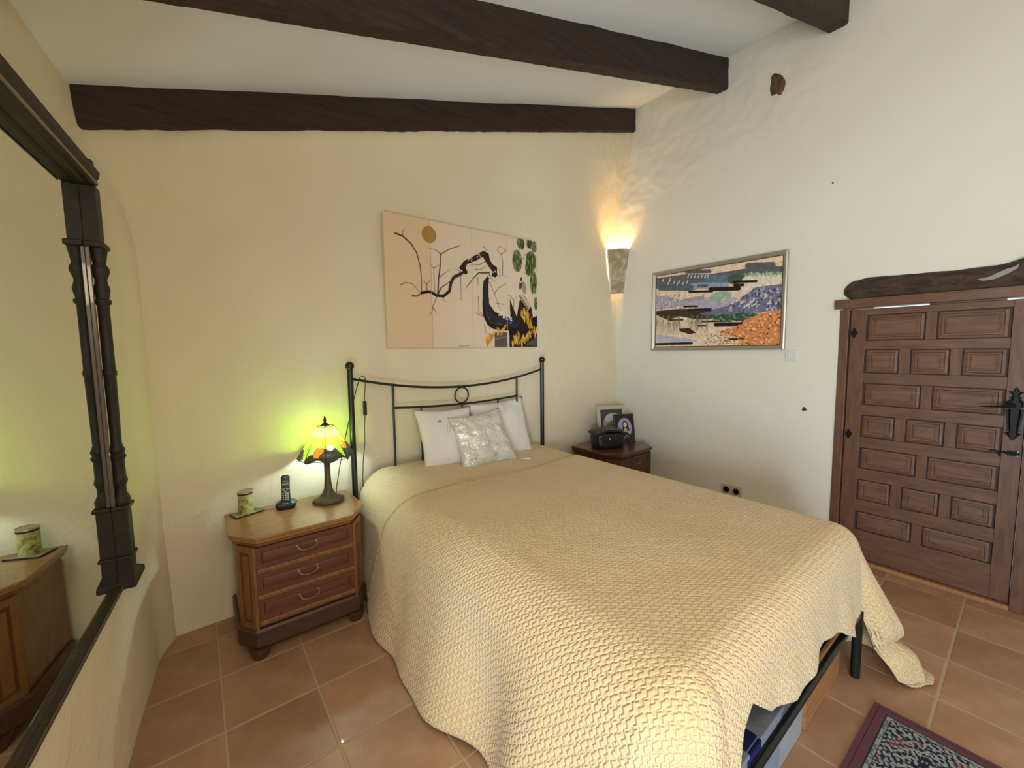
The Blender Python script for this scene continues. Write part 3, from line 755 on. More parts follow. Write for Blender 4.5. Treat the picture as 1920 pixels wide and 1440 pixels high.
mprof([(.0165,.6315),(.0195,.626),(.0215,.628),(.0185,.634)], YA, YB).build('rail_bead', M_mirroredge, mr)
for s, ye in ((1, YB), (-1, YA)):
    def yb_(a, b_): return (ye+a, ye+b_) if s > 0 else (ye-b_, ye-a)
    b = MB(); mbox(b, *yb_(0, .060), 0, .042, 1.905, 2.10); b.build('capital_block', M_mirrorwood, mr, bevel=.0015)
    b = MB(); mbox(b, *yb_(-.012, .078), 0, .052, 1.885, 1.905); b.build('capital_moulding', M_mirrorwood, mr, bevel=.004)
    b = MB(); mbox(b, *yb_(0, .010), 0, .012, .93, 1.885); b.build('side_bead', M_mirroredge, mr, bevel=.002)
    prof = [(.026,.93),(.028,.95),(.018,.975),(.017,1.0),(.024,1.02),(.020,1.04),(.019,1.10),(.026,1.115),(.020,1.125),(.025,1.14),(.020,1.15),(.016,1.165),(.018,1.42),(.021,1.425),(.021,1.44),(.018,1.445),
            (.017,1.68),(.024,1.69),(.024,1.70),(.018,1.705),(.024,1.74),(.018,1.762),(.017,1.775),(.026,1.80),(.026,1.815),(.018,1.83),(.022,1.86),(.026,1.885)]
    b = MB(); c = Vector(MP(ye+s*.034, .020, 0))-mo; b.lathe(prof, 16, Matrix.Translation(c+Vector((0,0,0)))); b.build('column', M_mirrorwood, mr, smooth=True, angle=40)
    b = MB(); mbox(b, *yb_(-.010, .076), 0, .052, .915, .93); b.build('base_moulding', M_mirrorwood, mr, bevel=.004)
    b = MB(); mbox(b, *yb_(0, .062), 0, .044, .735, .915); b.build('base_block', M_mirrorwood, mr, bevel=.0015)
    b = MB(); mbox(b, *yb_(-.008, .072), 0, .050, .722, .735); b.build('base_moulding', M_mirrorwood, mr, bevel=.003)
    b = MB(); mbox(b, *yb_(0, .060), 0, .044, .66, .722); b.build('base_block', M_mirrorwood, mr, bevel=.0015)
    A = [(a, w_) for a, w_ in ((-.035, 0), (-.035, .055), (.125, .055), (.125, 0))]; Bq = [(a, w_) for a, w_ in ((0, 0), (0, .046), (.075, .046), (.075, 0))]
    b = MB(); b.frustum([Vector(MP(ye+s*a, w_, .618))-mo for a, w_ in A], [Vector(MP(ye+s*a, w_, .638))-mo for a, w_ in A]); b.frustum([Vector(MP(ye+s*a, w_, .638))-mo for a, w_ in A], [Vector(MP(ye+s*a, w_, .665))-mo for a, w_ in Bq])
    b.build('foot', M_mirrorwood, mr, bevel=.002)
    b = MB(); mbox(b, *yb_(.0, .03), .01, .04, 2.157, 2.19); b.build('finial', M_mirrorwood, mr, bevel=.004)

# ---------------------------------------------------------------- nightstands
M_plinth = wood('plinth_wood', (.05,.018,.009), (.095,.034,.017), (1,7,7), .45, coat=.1, bstr=.06)
def nightstand(name, label, X0, X1, Yf, Yb, H, mats, handles=True):
    mt, mf, md = mats
    cx = (X0+X1)/2; t = thing(name, label, 'nightstand', (cx, Yf, 0), 'nightstands either side of the bed')
    w = (X1-X0)/2; D = Yb-Yf
    def oc(e, c, ce=None):   # plan outline: chamfered front corners, inset e
        return [(-w+e, D), (-w+e, c*1.25+e*.6), (-w+c*.95+e*.4, e), (w-c*.95-e*.4, e), (w-e, c*1.25+e*.6), (w-e, D)]
    C_ = .105; C2 = .078
    b = MB(); lv = [(.012, H-.034), (.004, H-.026), (.004, H-.016), (0, H-.012), (0, H-.003), (.004, H)]
    for (e0, z0), (e1, z1) in zip(lv, lv[1:]):
        b.frustum([(x,y,z0) for x,y in oc(e0, C_)], [(x,y,z1) for x,y in oc(e1, C_)])
    b.build('top', mt, t)
    b = MB(); lv = [(.022, H-.05), (.016, H-.046), (.014, H-.034)]
    for (e0, z0), (e1, z1) in zip(lv, lv[1:]): b.frustum([(x,y,z0) for x,y in oc(e0, C_)], [(x,y,z1) for x,y in oc(e1, C_)])
    b.build('cornice', mf, t)
    e = .024
    # carcass, slightly behind the front so that rails and drawers show
    b = MB(); b.prism([(x, y if y > .2 else y+.010) for x, y in oc(e+.006, C2)], .14, H-.05); b.build('carcass', mf, t)
    fx = w-C2*.95-e*.4 - .012
    # corner pilasters with a sunk panel
    for s in (-1, 1):
        A = Vector((s*(w-e), C2*1.25+e*.6, 0)); B = Vector((s*(w-C2*.95-e*.4), e, 0)); n = Vector((s*(B.y-A.y)*-1*s, 0, 0))
        dv = (B-A).normalized(); nrm = Vector((dv.y, -dv.x, 0)); 
        if nrm.y > 0: nrm = -nrm
        b = MB()
        def strip(t0, t1, z0, z1, d0, d1):
            L = (B-A).length; p = [A+dv*L*t0, A+dv*L*t1]
            q = [p[0]+nrm*d0, p[1]+nrm*d0, p[1]+nrm*d1, p[0]+nrm*d1]
            b.frustum([(v_.x, v_.y, z0) for v_ in q], [(v_.x, v_.y, z1) for v_ in q])
        strip(0, .2, .14, H-.05, -.012, .0); strip(.8, 1, .14, H-.05, -.012, .0); strip(.2, .8, .14, .18, -.012, 0); strip(.2, .8, H-.08, H-.05, -.012, 0)
        strip(.32, .68, .195, H-.095, -.012, -.002)
        b.build('pilaster', mf, t, bevel=.0015)
    n = 3; zt = H-.056; dh = (zt-.165)/n
    for xa in (-fx-.012, fx): MB().box(xa, xa+.012, e-.002, e+.012, .14, H-.05).build('front_stile', mf, t, bevel=.0015)
    for q in range(n):
        z1 = zt-q*dh; z0 = z1-dh+.024
        b = MB(); b.box(-fx, fx, e-.006, e+.012, z0-.024, z0); b.build('rail', mf, t, bevel=.005)
        dr = MB()
        L = [(0, 0), (.0, -.004), (.024, -.004), (.030, .004), (.044, .002)]
        rings = [[(-fx+a, e+.004+y, z0+a), (fx-a, e+.004+y, z0+a), (fx-a, e+.004+y, z1-a), (-fx+a, e+.004+y, z1-a)] for a, y in L]
        vs = [p for r in rings for p in r]; fs = [(i*4+k, i*4+(k+1)%4, i*4+4+(k+1)%4, i*4+4+k) for i in range(len(L)-1) for k in range(4)]
        m_ = len(vs)-4; fs.append((m_, m_+1, m_+2, m_+3)); dr.add(vs, fs)
        dro = dr.build('drawer', md, t)
        zc = (z0+z1)/2; b = MB()
        pts = [(-.045, e-.002, zc+.010), (-.045, e-.012, zc+.010), (-.040, e-.016, zc-.002), (-.024, e-.018, zc-.010), (0, e-.018, zc-.013), (.024, e-.018, zc-.010), (.040, e-.016, zc-.002), (.045, e-.012, zc+.010), (.045, e-.002, zc+.010)]
        b.tube(pts, .0032, 8)
        for sx in (-.045, .045): b.lathe([(.008,0),(.008,.002),(.004,.004),(0,.004)], 10, TL(sx, e+.003, zc+.010, 0, 0, PI/2))
        b.build('handle', M_brass, dro, smooth=True, angle=40)
    b = MB()
    lv = [(.020, .150), (.012, .140), (.012, .064), (.018, .057)]
    for (e0, z0), (e1, z1) in zip(lv[::-1], lv[::-1][1:]): b.frustum([(x,y,z0) for x,y in oc(e0, C2)], [(x,y,z1) for x,y in oc(e1, C2)])
    b.build('plinth', M_plinth, t)
    for sx in (-1, 1):
        for y in (.042, D-.06):
            b = MB(); cxx = sx*(w-.095+(.03 if y > .2 else 0)); 
            def oct_(r, z): return [(cxx+r*math.cos(a*PI/4+PI/8), y+r*math.sin(a*PI/4+PI/8), z) for a in range(8)]
            b.frustum(oct_(.034, 0), oct_(.050, .059)); b.build('foot', M_plinth, t, bevel=.002)
    return t
nightstand('nightstand', 'honey-brown nightstand with three drawers left of the bed, under the stained-glass lamp',   .085, .735, 2.240, 2.70, .615, (M_top, M_frame, M_drawer))
nightstand('nightstand', 'dark red-brown nightstand in the far corner right of the bed, under the photo frames', 2.735, 3.36, 2.115, 2.62, .602, (M_top2, M_frame2, M_frame2))

# ---------------------------------------------------------------- stained glass lamp
lx, ly, lz = .592, 2.555, .6155
lm_ = thing('table_lamp', 'lit table lamp with a yellow-green stained-glass shade on the honey-brown nightstand', 'lamp', (lx, ly, lz))
flute = lambda a, z: 1 + (.07*math.cos(12*a) if .004 < z < .06 else .03*math.cos(12*a))
MB().lathe([(.0,0),(.080,.0),(.086,.006),(.084,.012),(.070,.020),(.050,.030),(.034,.046),(.024,.072),(.019,.11),(.0165,.16),(.017,.22),(.021,.245),(.026,.252),(.026,.258),(0,.258)], 48, None, wob=flute).build('base', wood('bronze', (.05,.035,.02), (.13,.10,.065), (1,1,1), .4, bstr=.3), lm_, smooth=True)
bb = bpy.data.materials.new('cool_bulb'); bb.use_nodes = True
P(bb).inputs['Emission Color'].default_value = (.75,1,.95,1); P(bb).inputs['Emission Strength'].default_value = 3; P(bb).inputs['Base Color'].default_value = (.8,.9,.85,1)
MB().lathe([(0,.262),(.030,.262),(.036,.268),(.030,.275),(0,.277)], 20).build('bulb_collar', bb, lm_, smooth=True)
MB().tube([(0,0,.25),(0,0,.47)], .004, 8).build('stem', M_lead, lm_)
NP = 8; RT, ZT_, RB, ZB_ = .046, .452, .158, .272; A0 = math.radians(-128+22.5)
def panel_fn(k, u, v):
    if k > 3: return 2 if v > .72+.05*math.sin(u*6+k) else (1 if v < .3 else 0)
    lim = [.80, .66, .60, .70][k] + .06*math.sin(u*5+k*1.7)
    if k == 1: lim = .60+.28*abs(u-.95)
    if k == 2: lim = .60+.5*(u-.3)**2+(.12*sstep(.55, 1, u)); 
    if k == 0: lim = .70+.5*max(0, u-.25)
    if k == 3: lim = .62+.10*math.sin(u*6)
    def e(cu, cv, ru, rv): return ((u-cu)/ru)**2+((v-cv)/rv)**2 < 1
    if k == 1 and e(.52, .74, .20, .15): return 3
    if k == 1 and (e(.22, .70, .15, .09) or e(.78, .68, .12, .08)): return 4 if u < .5 else 3
    if k == 3 and e(.45, .60, .26, .13): return 3
    if k == 2 and e(.32, .62, .22, .075): return 5
    if v > lim: return 2
    return 1 if v < .30 else 0
shade = MB()
for k in range(NP):
    a0 = A0+k*2*PI/NP; a1 = a0+2*PI/NP; nu, nv = 22, 34; sb = MB()
    def pt(u, v):
        r = RT+(RB-RT)*v; z = ZT_+(ZB_-ZT_)*v
        p0 = Vector((r*math.cos(a0), r*math.sin(a0), z)); p1 = Vector((r*math.cos(a1), r*math.sin(a1), z))
        p = p0.lerp(p1, u)
        if v > .9: p.z += -(v-.9)*.10*math.sin(u*PI*2+k)*1.0 
        return p
    for j in range(nv):
        for i in range(nu):
            u0, u1, v0, v1 = i/nu, (i+1)/nu, j/nv, (j+1)/nv
            sb.mi = panel_fn((k+2) % 8, (u0+u1)/2, (v0+v1)/2)
            if sb.mi == 4: sb.mi = 1
            elif sb.mi == 5: sb.mi = 4
            sb.add([pt(u0,v0), pt(u1,v0), pt(u1,v1), pt(u0,v1)], [(0,1,2,3)])
    sb.build('glass_panel', [G_green, G_pale, G_dark, G_orange, G_white], lm_)
b = MB()
for k in range(NP):
    a = A0+k*2*PI/NP; b.tube([(RT*math.cos(a), RT*math.sin(a), ZT_), (RB*math.cos(a), RB*math.sin(a), ZB_)], .0014, 6)
b.tube([(RT*math.cos(A0+k*2*PI/NP), RT*math.sin(A0+k*2*PI/NP), ZT_) for k in range(NP)], .002, 6, closed=True)
b.tube([((RB)*math.cos(A0+k*2*PI/NP), (RB)*math.sin(A0+k*2*PI/NP), ZB_) for k in range(NP)], .0018, 6, closed=True)
b.build('lead_strips', M_lead, lm_)
MB().lathe([(.030,.455),(.018,.462),(.008,.472),(.006,.478),(.011,.482),(.006,.487),(.010,.492),(.005,.497),(.007,.502),(.003,.508),(0,.512)], 14).build('finial', M_lead, lm_, smooth=True)
lamp('table_lamp_light', 'POINT', (lx, ly, lz+.345), 6.2, (.74, 1.0, .97), shadow_soft_size=.016)

# cords ---------------------------------------------------------------
cd = MB(); HY = 2.64
cd.tube([(lx+.05, ly+.03, lz+.006), (.66, 2.64, .66), (.69, 2.66, .78), (.735, 2.67, .96), (.775, 2.665, 1.12), (.81, HY+.012, 1.26), (.835, HY+.012, 1.335), (.85, HY, 1.345), (.858, HY-.02, 1.335), (.858, HY-.018, 1.29), (.853, HY-.012, 1.23), (.851, HY-.012, 1.18)], .0028, 8)
cd.tube([(.851, HY-.012, 1.10), (.845, HY-.010, 1.02), (.843, HY-.010, .92), (.828, HY-.008, .80), (.822, HY-.008, .70), (.82, HY, .45), (.82, HY+.02, .2)], .0028, 8)
cdo = cd.build('lamp_cord', M_dark, smooth=True); tag(cdo, 'black lamp cord looped over the left end of the headboard, with an inline switch', 'cord')
MB().box(.840, .862, HY-.022, HY-.004, 1.095, 1.185).build('cord_switch', M_dark, cdo, bevel=.003)

# tin, coaster, phone ---------------------------------------------------
def tinmat():
    m = newmat('printed_tin', (.5,.5,.2), .4); v = coords(m, 'Object', (28,28,34))
    n = nd(m, 'ShaderNodeTexNoise', Scale=1.0, Detail=5, Distortion=1.0); lk(m, v, n.inputs[0])
    lk(m, ramp(m, n.outputs[0], [(.35, (.13,.10,.03)), (.48, (.32,.30,.08)), (.6, (.50,.48,.20)), (.7, (.22,.12,.05))]), P(m).inputs['Base Color']); return m
cx_, cy_ = .185, 2.645
cs = MB(); cs.prism([(cx_+a*math.cos(.30)-b_*math.sin(.30), cy_+a*math.sin(.30)+b_*math.cos(.30)) for a, b_ in ((-.068,-.045),(.068,-.045),(.068,.045),(-.068,.045))], .6155, .621)
cs.mi = 1; cs.prism([(cx_+a*math.cos(.30)-b_*math.sin(.30), cy_+a*math.sin(.30)+b_*math.cos(.30)) for a, b_ in ((-.065,-.042),(.065,-.042),(.065,.042),(-.065,.042))], .621, .6225)
o = cs.build('coaster', [M_dark, newmat('coaster_top', (.32,.28,.16), .5)]); tag(o, 'thin dark-edged coaster under the yellow-green tin on the left nightstand', 'coaster')
tn = thing('tin', 'small yellow-green printed tin with a metal rim on the left nightstand', 'tin', (cx_, cy_, .6228))
MB().lathe([(0,0),(.036,0),(.037,.003),(.036,.006),(.036,.106),(.035,.108)], 32).build('body', tinmat(), tn, smooth=True, angle=40)
MB().lathe([(.036,.104),(.0375,.105),(.0375,.112),(.036,.113)], 32).build('rim', M_dark, tn, smooth=True, angle=40)
MB().lathe([(.037,.112),(.0385,.113),(.0385,.121),(.037,.1225),(.034,.119),(0,.119)], 32).build('lid', newmat('tin_lid', (.55,.52,.38), .3, .8), tn, smooth=True, angle=40)
ph = thing('cordless_phone', 'black cordless phone standing upright in its charging base on the left nightstand', 'phone', (.375, 2.60, .6155))
ph.rotation_euler = (0, 0, math.radians(-16)); M_ph = newmat('phone_black', (.012,.013,.014), .3, coat=.3); M_key = newmat('key_grey', (.42,.44,.42), .4)
b = MB(); q0 = [(-.050,-.030),(-.036,-.042),(.036,-.042),(.050,-.030),(.052,.02),(.038,.036),(-.038,.036),(-.052,.02)]
for (s0, z0), (s1, z1) in zip([(.86,0),(.95,.006),(1.04,.022),(.98,.032)], [(.95,.006),(1.04,.022),(.98,.032),(.66,.044)]):
    b.frustum([(x*s0,y*s0,z0) for x,y in q0], [(x*s1,y*s1,z1) for x,y in q0])
bs = b.build('charging_base', M_ph, ph, bevel=.001)
T = TL(0, -.004, .030, 0, 0, math.radians(-9))
b = MB(); n_ = 20
def hs(u, v):  # superellipse section handset
    a = u*2*PI; z = v*.155; w_ = .0235*(1-.10*sstep(.0,.4,v)+.06*sstep(.6,1,v)); w_ *= (1-max(0, (v-.93)/.07)**2*.35); t_ = .012*(1-max(0, (v-.93)/.07)**2*.3)
    c, s = math.cos(a), math.sin(a); return (w_*abs(c)**.5*(1 if c > 0 else -1), t_*abs(s)**.5*(1 if s > 0 else -1), z)
b.grid(hs, 32, 24, T); b.lathe([(0,0)], 3) if False else None
b.add([hs(i/32, 1) for i in range(32)], [tuple(range(32))], T)
h_ = b.build('handset', M_ph, ph, smooth=True, angle=50)
def face(name, x0, x1, z0, z1, mat, d=.0015, par=h_, bv=0):
    return MB().box(x0, x1, -.012-d, -.0105, z0, z1, T).build(name, mat, par, bevel=bv)
face('screen', -.016, .016, .098, .114, newmat('lcd', (.20,.22,.19), .25), .001)
face('earpiece', -.003, .003, .140, .143, M_key, .001)
for r in range(4):
    for c in range(3): face('key', -.0165+c*.0125, -.0165+c*.0125+.008, .016+r*.0115, .0225+r*.0115, M_key, .002, bv=.0008)
for xx in (-.016, .011): face('key', xx, xx+.006, .075, .081, M_key, .0015)
MB().tube([(.009*math.cos(a*PI/8), -.0125, .072+.009*math.sin(a*PI/8)) for a in range(16)], .0014, 6, closed=True, T=T).build('navigation_ring', M_key, h_)
def text(name, s, size, loc, rot, mat, par, ext=.0003):
    c = bpy.data.curves.new(name, 'FONT'); c.body = s; c.size = size; c.align_x = 'CENTER'; c.align_y = 'CENTER'; c.extrude = ext
    t = bpy.data.objects.new(name, c); col.objects.link(t)
    me = bpy.data.meshes.new_from_object(t); bpy.data.objects.remove(t)
    t = bpy.data.objects.new(name, me); col.objects.link(t); me.materials.clear(); me.materials.append(mat)
    t.parent = par; t.location = loc; t.rotation_euler = rot; return t
tt = text('lettering', 'Panasonic', .0075, (0,0,0), (0,0,0), M_white, h_)
tt.matrix_local = T @ Matrix.Translation((0, -.0125, .122)) @ Matrix.Rotation(PI/2, 4, 'X')
tt = text('lettering', 'Panasonic', .008, (0,0,0), (0,0,0), M_white, bs)
tt.matrix_local = Matrix.Translation((0, -.0385, .036)) @ Matrix.Rotation(math.radians(35), 4, 'X')

# ---------------------------------------------------------------- bed
HX0, HX1 = .772, 2.388; HC = (HX0+HX1)/2
bd = thing('bed', 'double bed frame of dark steel tube with ball-topped posts and a curved headboard', 'bed', (HC, 1.5, 0))
bo = Vector((HC, 1.5, 0))
def bt(pts, r, name, n=12, **kw):
    b = MB(); b.tube([Vector(p)-bo for p in pts], r, n, **kw); return b.build(name, M_steel, bd, smooth=True, angle=50)
for x in (HX0, HX1):
    p = bt([(x, HY, 0), (x, HY, 1.385)], .0175, 'post', 16)
    b = MB(); b.lathe([(.012,1.383),(.020,1.388)]+[(.027*math.cos(t*PI/16-PI/2+.6), 1.412+.027*math.sin(t*PI/16-PI/2+.6)) for t in range(0, 13)]+[(0,1.439)], 20, Matrix.Translation(Vector((x, HY, 0))-bo)); b.build('ball_finial', M_steel, p, smooth=True)
def arcz(x, zend, zmid): t = (x-HC)/(HX1-HC); return zmid+(zend-zmid)*t*t
bt([(HX0+(HX1-HX0)*i/24, HY, arcz(HX0+(HX1-HX0)*i/24, 1.333, 1.232)) for i in range(25)], .0085, 'top_rail')
bt([(1.045+(2.10-1.045)*i/16, HY, arcz(1.045+(2.10-1.045)*i/16, 1.15, 1.100)) for i in range(17)], .0080, 'lower_rail')
for x in (1.045, 2.105): bt([(x, HY, arcz(x, 1.333, 1.232)), (x, HY, .40)], .0080, 'upright')
for x in (1.245, HC, 1.91): bt([(x, HY, 1.10+.01*abs(x-HC)*2), (x, HY, .40)], .0065, 'spindle')
bt([(HX0, HY, .40), (HX1, HY, .40)], .010, 'cross_bar')
b = MB(); b.tube([Vector((HC-.003+.058*math.cos(a*PI/16), HY, 1.167+.058*math.sin(a*PI/16)))-bo for a in range(32)], .006, 10, closed=True); b.build('ring', M_steel, bd, smooth=True)
FX0, FX1, FY, FZ = .885, 2.292, .427, .312
for x in (FX0, FX1):
    bt([(x, FY, 0), (x, FY, FZ)], .0185, 'foot_post', 16)
bt([(FX0, FY, FZ-.012), (FX1, FY, FZ-.012)], .0135, 'foot_rail')
for x in (FX0, FX1): bt([(x, FY, .27), (.92 if x == FX0 else HX1-.06, HY-.02, .27)], .014, 'side_rail')
for i in range(9):
    y = .56+i*.25; b = MB(); b.box(FX0-HC+.01, FX1-HC-.01, y-1.5-.035, y-1.5+.035, .284, .298); b.build('slat', M_crate, bd, bevel=.003)
mt = MB().box(-.70, .70, -1.0, 1.0, 0, .30); o = mt.build('mattress', M_matt, bevel=.05); o.location = (1.60, 1.58, .30)
tag(o, 'grey mattress under the yellow quilt, its edge showing above the foot rail', 'mattress')

# quilt ----------------------------------------------------------------
XL, XRi, YF, YH = 1.00, 2.30, .545, 2.66
def ztop(x, y):
    z = .672 + .006*nz(x, y, 0, 1.6)
    h = sstep(2.20, 2.55, y)
    z += h*.045*sstep(2.4, 1.6, x)*sstep(.7, 1.0, x) + .008*h
    return z
def skirt(x0, y0, th, d):
    """edge point, outward angle th (0 = right, -90 deg = foot, 180 = left), cloth distance d"""
    c, s = math.cos(th), math.sin(th)
    wl = max(0, -c); wf = max(0, -s); wr = max(0, c)
    t = wl+wf+wr; R_ = (.22*wl+.10*wf+.10*wr)/t
    pm = math.radians((76.5*wl+83*wf+84*wr)/t)
    corner = abs(math.sin(2*th)) if (s < -.01 and abs(c) > .01) else 0
    pm -= math.radians(14*corner*(1 if c > 0 else .7))
    a = min(d/R_, pm); out = R_*math.sin(a); dr = R_*(1-math.cos(a)); rest = max(0, d-R_*pm)
    out += rest*math.cos(pm); dr += rest*math.sin(pm)
    q = sstep(.05, .6, dr)
    per = y0*1.0 if s > -.5 and abs(c) > .5 else x0
    if abs(c) > .9 and c < 0:
        out += q*(.014*math.sin(y0*9+.6)+.005*math.sin(y0*23)) - q*.060*sstep(2.05, 2.30, y0) - q*.085*math.exp(-((y0-1.16)/.16)**2) + q*.05*math.exp(-((y0-.85)/.18)**2)
    elif s < -.9:
        out += q*1.6*(.012*math.sin(x0*13)+.007*math.sin(x0*31+1)) 
    if corner:
        out += q*(.055*corner*math.sin(th*5.0+ (1.2 if c > 0 else 2.0)) + .008*math.sin(th*13))
        if c < 0: out += q*(.05*math.exp(-((math.degrees(th)-238)/9)**2) - .05*math.exp(-((math.degrees(th)-252)/6)**2))
        if c > 0: out += .05*corner*q - .075*corner*math.exp(-((dr-.51)/.035)**2)
    z = ztop(x0, y0)-dr
    if z < .010: out += (.010-z)*.55; z = .010+.004*math.sin(th*9+y0*8)**2
    x = x0+out*c; y = y0+out*s
    return Vector((x, y, z)), (x0+d*c, y0+d*s)
def hemlen(x0, y0, th):
    c, s = math.cos(th), math.sin(th)
    if s > -.01: base = .80 if c < 0 else .72
    elif abs(c) < .01:
        x = x0
        hz = np.interp(x, [1.0, 1.10, 1.17, 1.30, 1.46, 1.62, 1.78, 1.95, 2.08, 2.30], [.33, .46, .50, .40, .355, .36, .395, .36, .29, .33])
        base = .672-hz+.045
    else:
        f = abs(math.degrees(math.atan2(-s, abs(c))))   # 0 side .. 90 foot
        side = .80 if c < 0 else .74
        ft = .39 if c > 0 else .39
        base = np.interp(f, [0, 30, 55, 75, 83, 90], [side, side+.06, side+.06, side+.02, .54, ft]) if c > 0 else np.interp(f, [0, 30, 60, 82, 90], [side, side+.04, side-.04, .52, ft])
    return base
per = []
ys = np.linspace(YH, YF, 150)
for y in ys: per.append((XL, y, PI))
for i in range(1, 30): per.append((XL, YF, PI+PI/2*i/30))
for x in np.linspace(XL, XRi, 100): per.append((x, YF, -PI/2))
for i in range(1, 40): per.append((XRi, YF, -PI/2+PI/2*i/40))
for y in ys[::-1]: per.append((XRi, y, 0.0))
SEAM = 2.14
def spine(x0, y0): return ((XL+XRi)/2, max(y0, YF+.6))
nt_, ns_ = 34, 58
def coltop(x0, y0): 
    sx, sy = spine(x0, y0)
    return [(Vector((sx+(x0-sx)*t, sy+(y0-sy)*t, ztop(sx+(x0-sx)*t, sy+(y0-sy)*t))), (sx+(x0-sx)*t, sy+(y0-sy)*t)) for t in [i/nt_ for i in range(nt_)]]
V = []; UV = []; nper = len(per); rowlen = nt_+ns_+1
for x0, y0, th in per:
    r = coltop(x0, y0); D = hemlen(x0, y0, th)
    for i in range(ns_+1): r.append(skirt(x0, y0, th, D*i/ns_))
    for p, uv in r:
        if p.y > SEAM+.015 : p = p - Vector((0,0,0))
        V.append(p); UV.append(uv)
F = [(i*rowlen+j, i*rowlen+j+1, (i+1)*rowlen+j+1, (i+1)*rowlen+j) for i in range(nper-1) for j in range(rowlen-1)]
# split into the main quilt and the matching cover over the pillows, at the seam line
def seam_y(x, z): return SEAM + .012*math.sin(x*6) + .03*math.exp(-((x-1.75)/.25)**2)*-1 + .55*max(0, .66-z)*.55
me = bpy.data.meshes.new('quilt'); 
def submesh(name, keep, lift, mat):
    fs = [f for f in F if keep(sum((V[i] for i in f), Vector())/4)]
    used = sorted({i for f in fs for i in f}); mp = {k: n for n, k in enumerate(used)}
    b = MB(); b.v = [tuple(V[i]) for i in used]; b.f = [tuple(mp[i] for i in f) for f in fs]; b.m = [0]*len(fs)
    o = b.build(name, mat, smooth=True)
    me = o.data; uvl = me.uv_layers.new(name='UVMap')
    for l in me.loops: uvl.data[l.index].uv = UV[used[l.vertex_index]]
    import bmesh
    bm = bmesh.new(); bm.from_mesh(me); bmesh.ops.remove_doubles(bm, verts=bm.verts, dist=.0004); bm.to_mesh(me); bm.free()
    s = o.modifiers.new('thick', 'SOLIDIFY'); s.thickness = .007; s.offset = lift
    return o
qo = submesh('quilt', lambda c: c.y <= seam_y(c.x, c.z)+.02, 1.0, M_quilt)
tag(qo, 'pale yellow quilted bedspread covering the bed and hanging to the floor', 'bedspread')
qh = submesh('pillow_cover', lambda c: c.y > seam_y(c.x, c.z)-.06, -1.0, M_quilt)
tag(qh, 'yellow quilted cover at the head of the bed, tucked under the edge of the bedspread', 'cover')
# make sure normals face outwards
for o in (qo, qh):
    me = o.data; up_ = sum(p.normal.z*p.area for p in me.polygons)
    if up_ < 0: me.flip_normals()
# binding along the seam
pts = []
for th, x0 in [(PI, XL)]:
    for i in range(26, -1, -1):
        d = .76*i/26
        y = SEAM
        for _ in range(4):
            p, _u = skirt(XL, y, PI, d); y = seam_y(p.x, p.z)+.02 
        p, _u = skirt(XL, y, PI, d); pts.append(p+Vector((-.008*min(1, d*4), -.004, .008*(1-min(1, d*3)))))
for i in range(1, 40):
    x = XL+(XRi-XL)*i/39; y = seam_y(x, .67)+.02; pts.append(Vector((x, y, ztop(x, y)+.007)))
for i in range(1, 8):
    p, _u = skirt(XRi, SEAM+.02, 0, .03*i); pts.append(p+Vector((.005, 0, .005)))
b = MB(); b.tube(pts, .0042, 8); b.build('binding', M_piping, qo, smooth=True)

# ---------------------------------------------------------------- pillows and cushion
def pillow(name, label, c, th, mat, cat, seed, n=26, wr=.006, pinch=.10):
    """c: corners TL, TR, BR, BL in 3D; th: half thickness"""
    c = [Vector(p) for p in c]; cen = sum(c, Vector())/4
    nrm = ((c[1]-c[0]).cross(c[3]-c[0])).normalized()
    vs = []; uvs = []
    for s in (1, -1):
        for j in range(n+1):
            for i in range(n+1):
                u, v = i/n, j/n
                uu = u+ (.5-u)*pinch*(1-(2*v-1)**2)*abs(2*u-1)**3*-1*-1; vv = v+(.5-v)*pinch*(1-(2*u-1)**2)*abs(2*v-1)**3
                p = c[0]*(1-uu)*(1-vv)+c[1]*uu*(1-vv)+c[2]*uu*vv+c[3]*(1-uu)*vv
                e = ((1-(2*u-1)**2)*(1-(2*v-1)**2)); h = th*max(0, e)**.42
                w_ = wr*nz(u*4+seed, v*4, s, 1)*min(1, e*4) + wr*.7*nz(u*9+seed, v*9, s, 1)*min(1, e*4)
                vs.append(p+nrm*s*(h+w_)); uvs.append((u, 1-v))
    k = (n+1)**2; fs = []
    for s in (0, 1):
        for j in range(n):
            for i in range(n):
                a = s*k+j*(n+1)+i; f = (a, a+1, a+n+2, a+n+1); fs.append(f if s else f[::-1])
    b = MB(); b.v = [tuple(p-cen) for p in vs]; b.f = fs; b.m = [0]*len(fs)
    o = b.build(name, mat, smooth=True); o.location = cen
    uvl = o.data.uv_layers.new(name='UVMap')
    for l in o.data.loops: uvl.data[l.index].uv = uvs[l.vertex_index]
    import bmesh
    bm = bmesh.new(); bm.from_mesh(o.data); bmesh.ops.remove_doubles(bm, verts=bm.verts, dist=1e-5); bmesh.ops.recalc_face_normals(bm, faces=bm.faces); bm.to_mesh(o.data); bm.free()
    tag(o, label, cat); return o, cen, nrm
fwdv = lambda px, py: (right*((px-960)/FPX)*1.0)
def ray(px, py):
    d = r2*((px-960)/FPX) + u2*(-(py-720)/FPX) + fwd; return d.normalized()
CAMP = Vector((0,0,1.5))
def onplane(px, py, P0, n_):
    d = ray(px, py); P0 = Vector(P0); n_ = Vector(n_); return CAMP+d*((P0-CAMP).dot(n_)/d.dot(n_))
lean = Vector((0, -1, .36)).normalized()
def corners(px, y0, n_=lean): return [onplane(a, b_, (1.4, y0, .70), n_) for a, b_ in px]
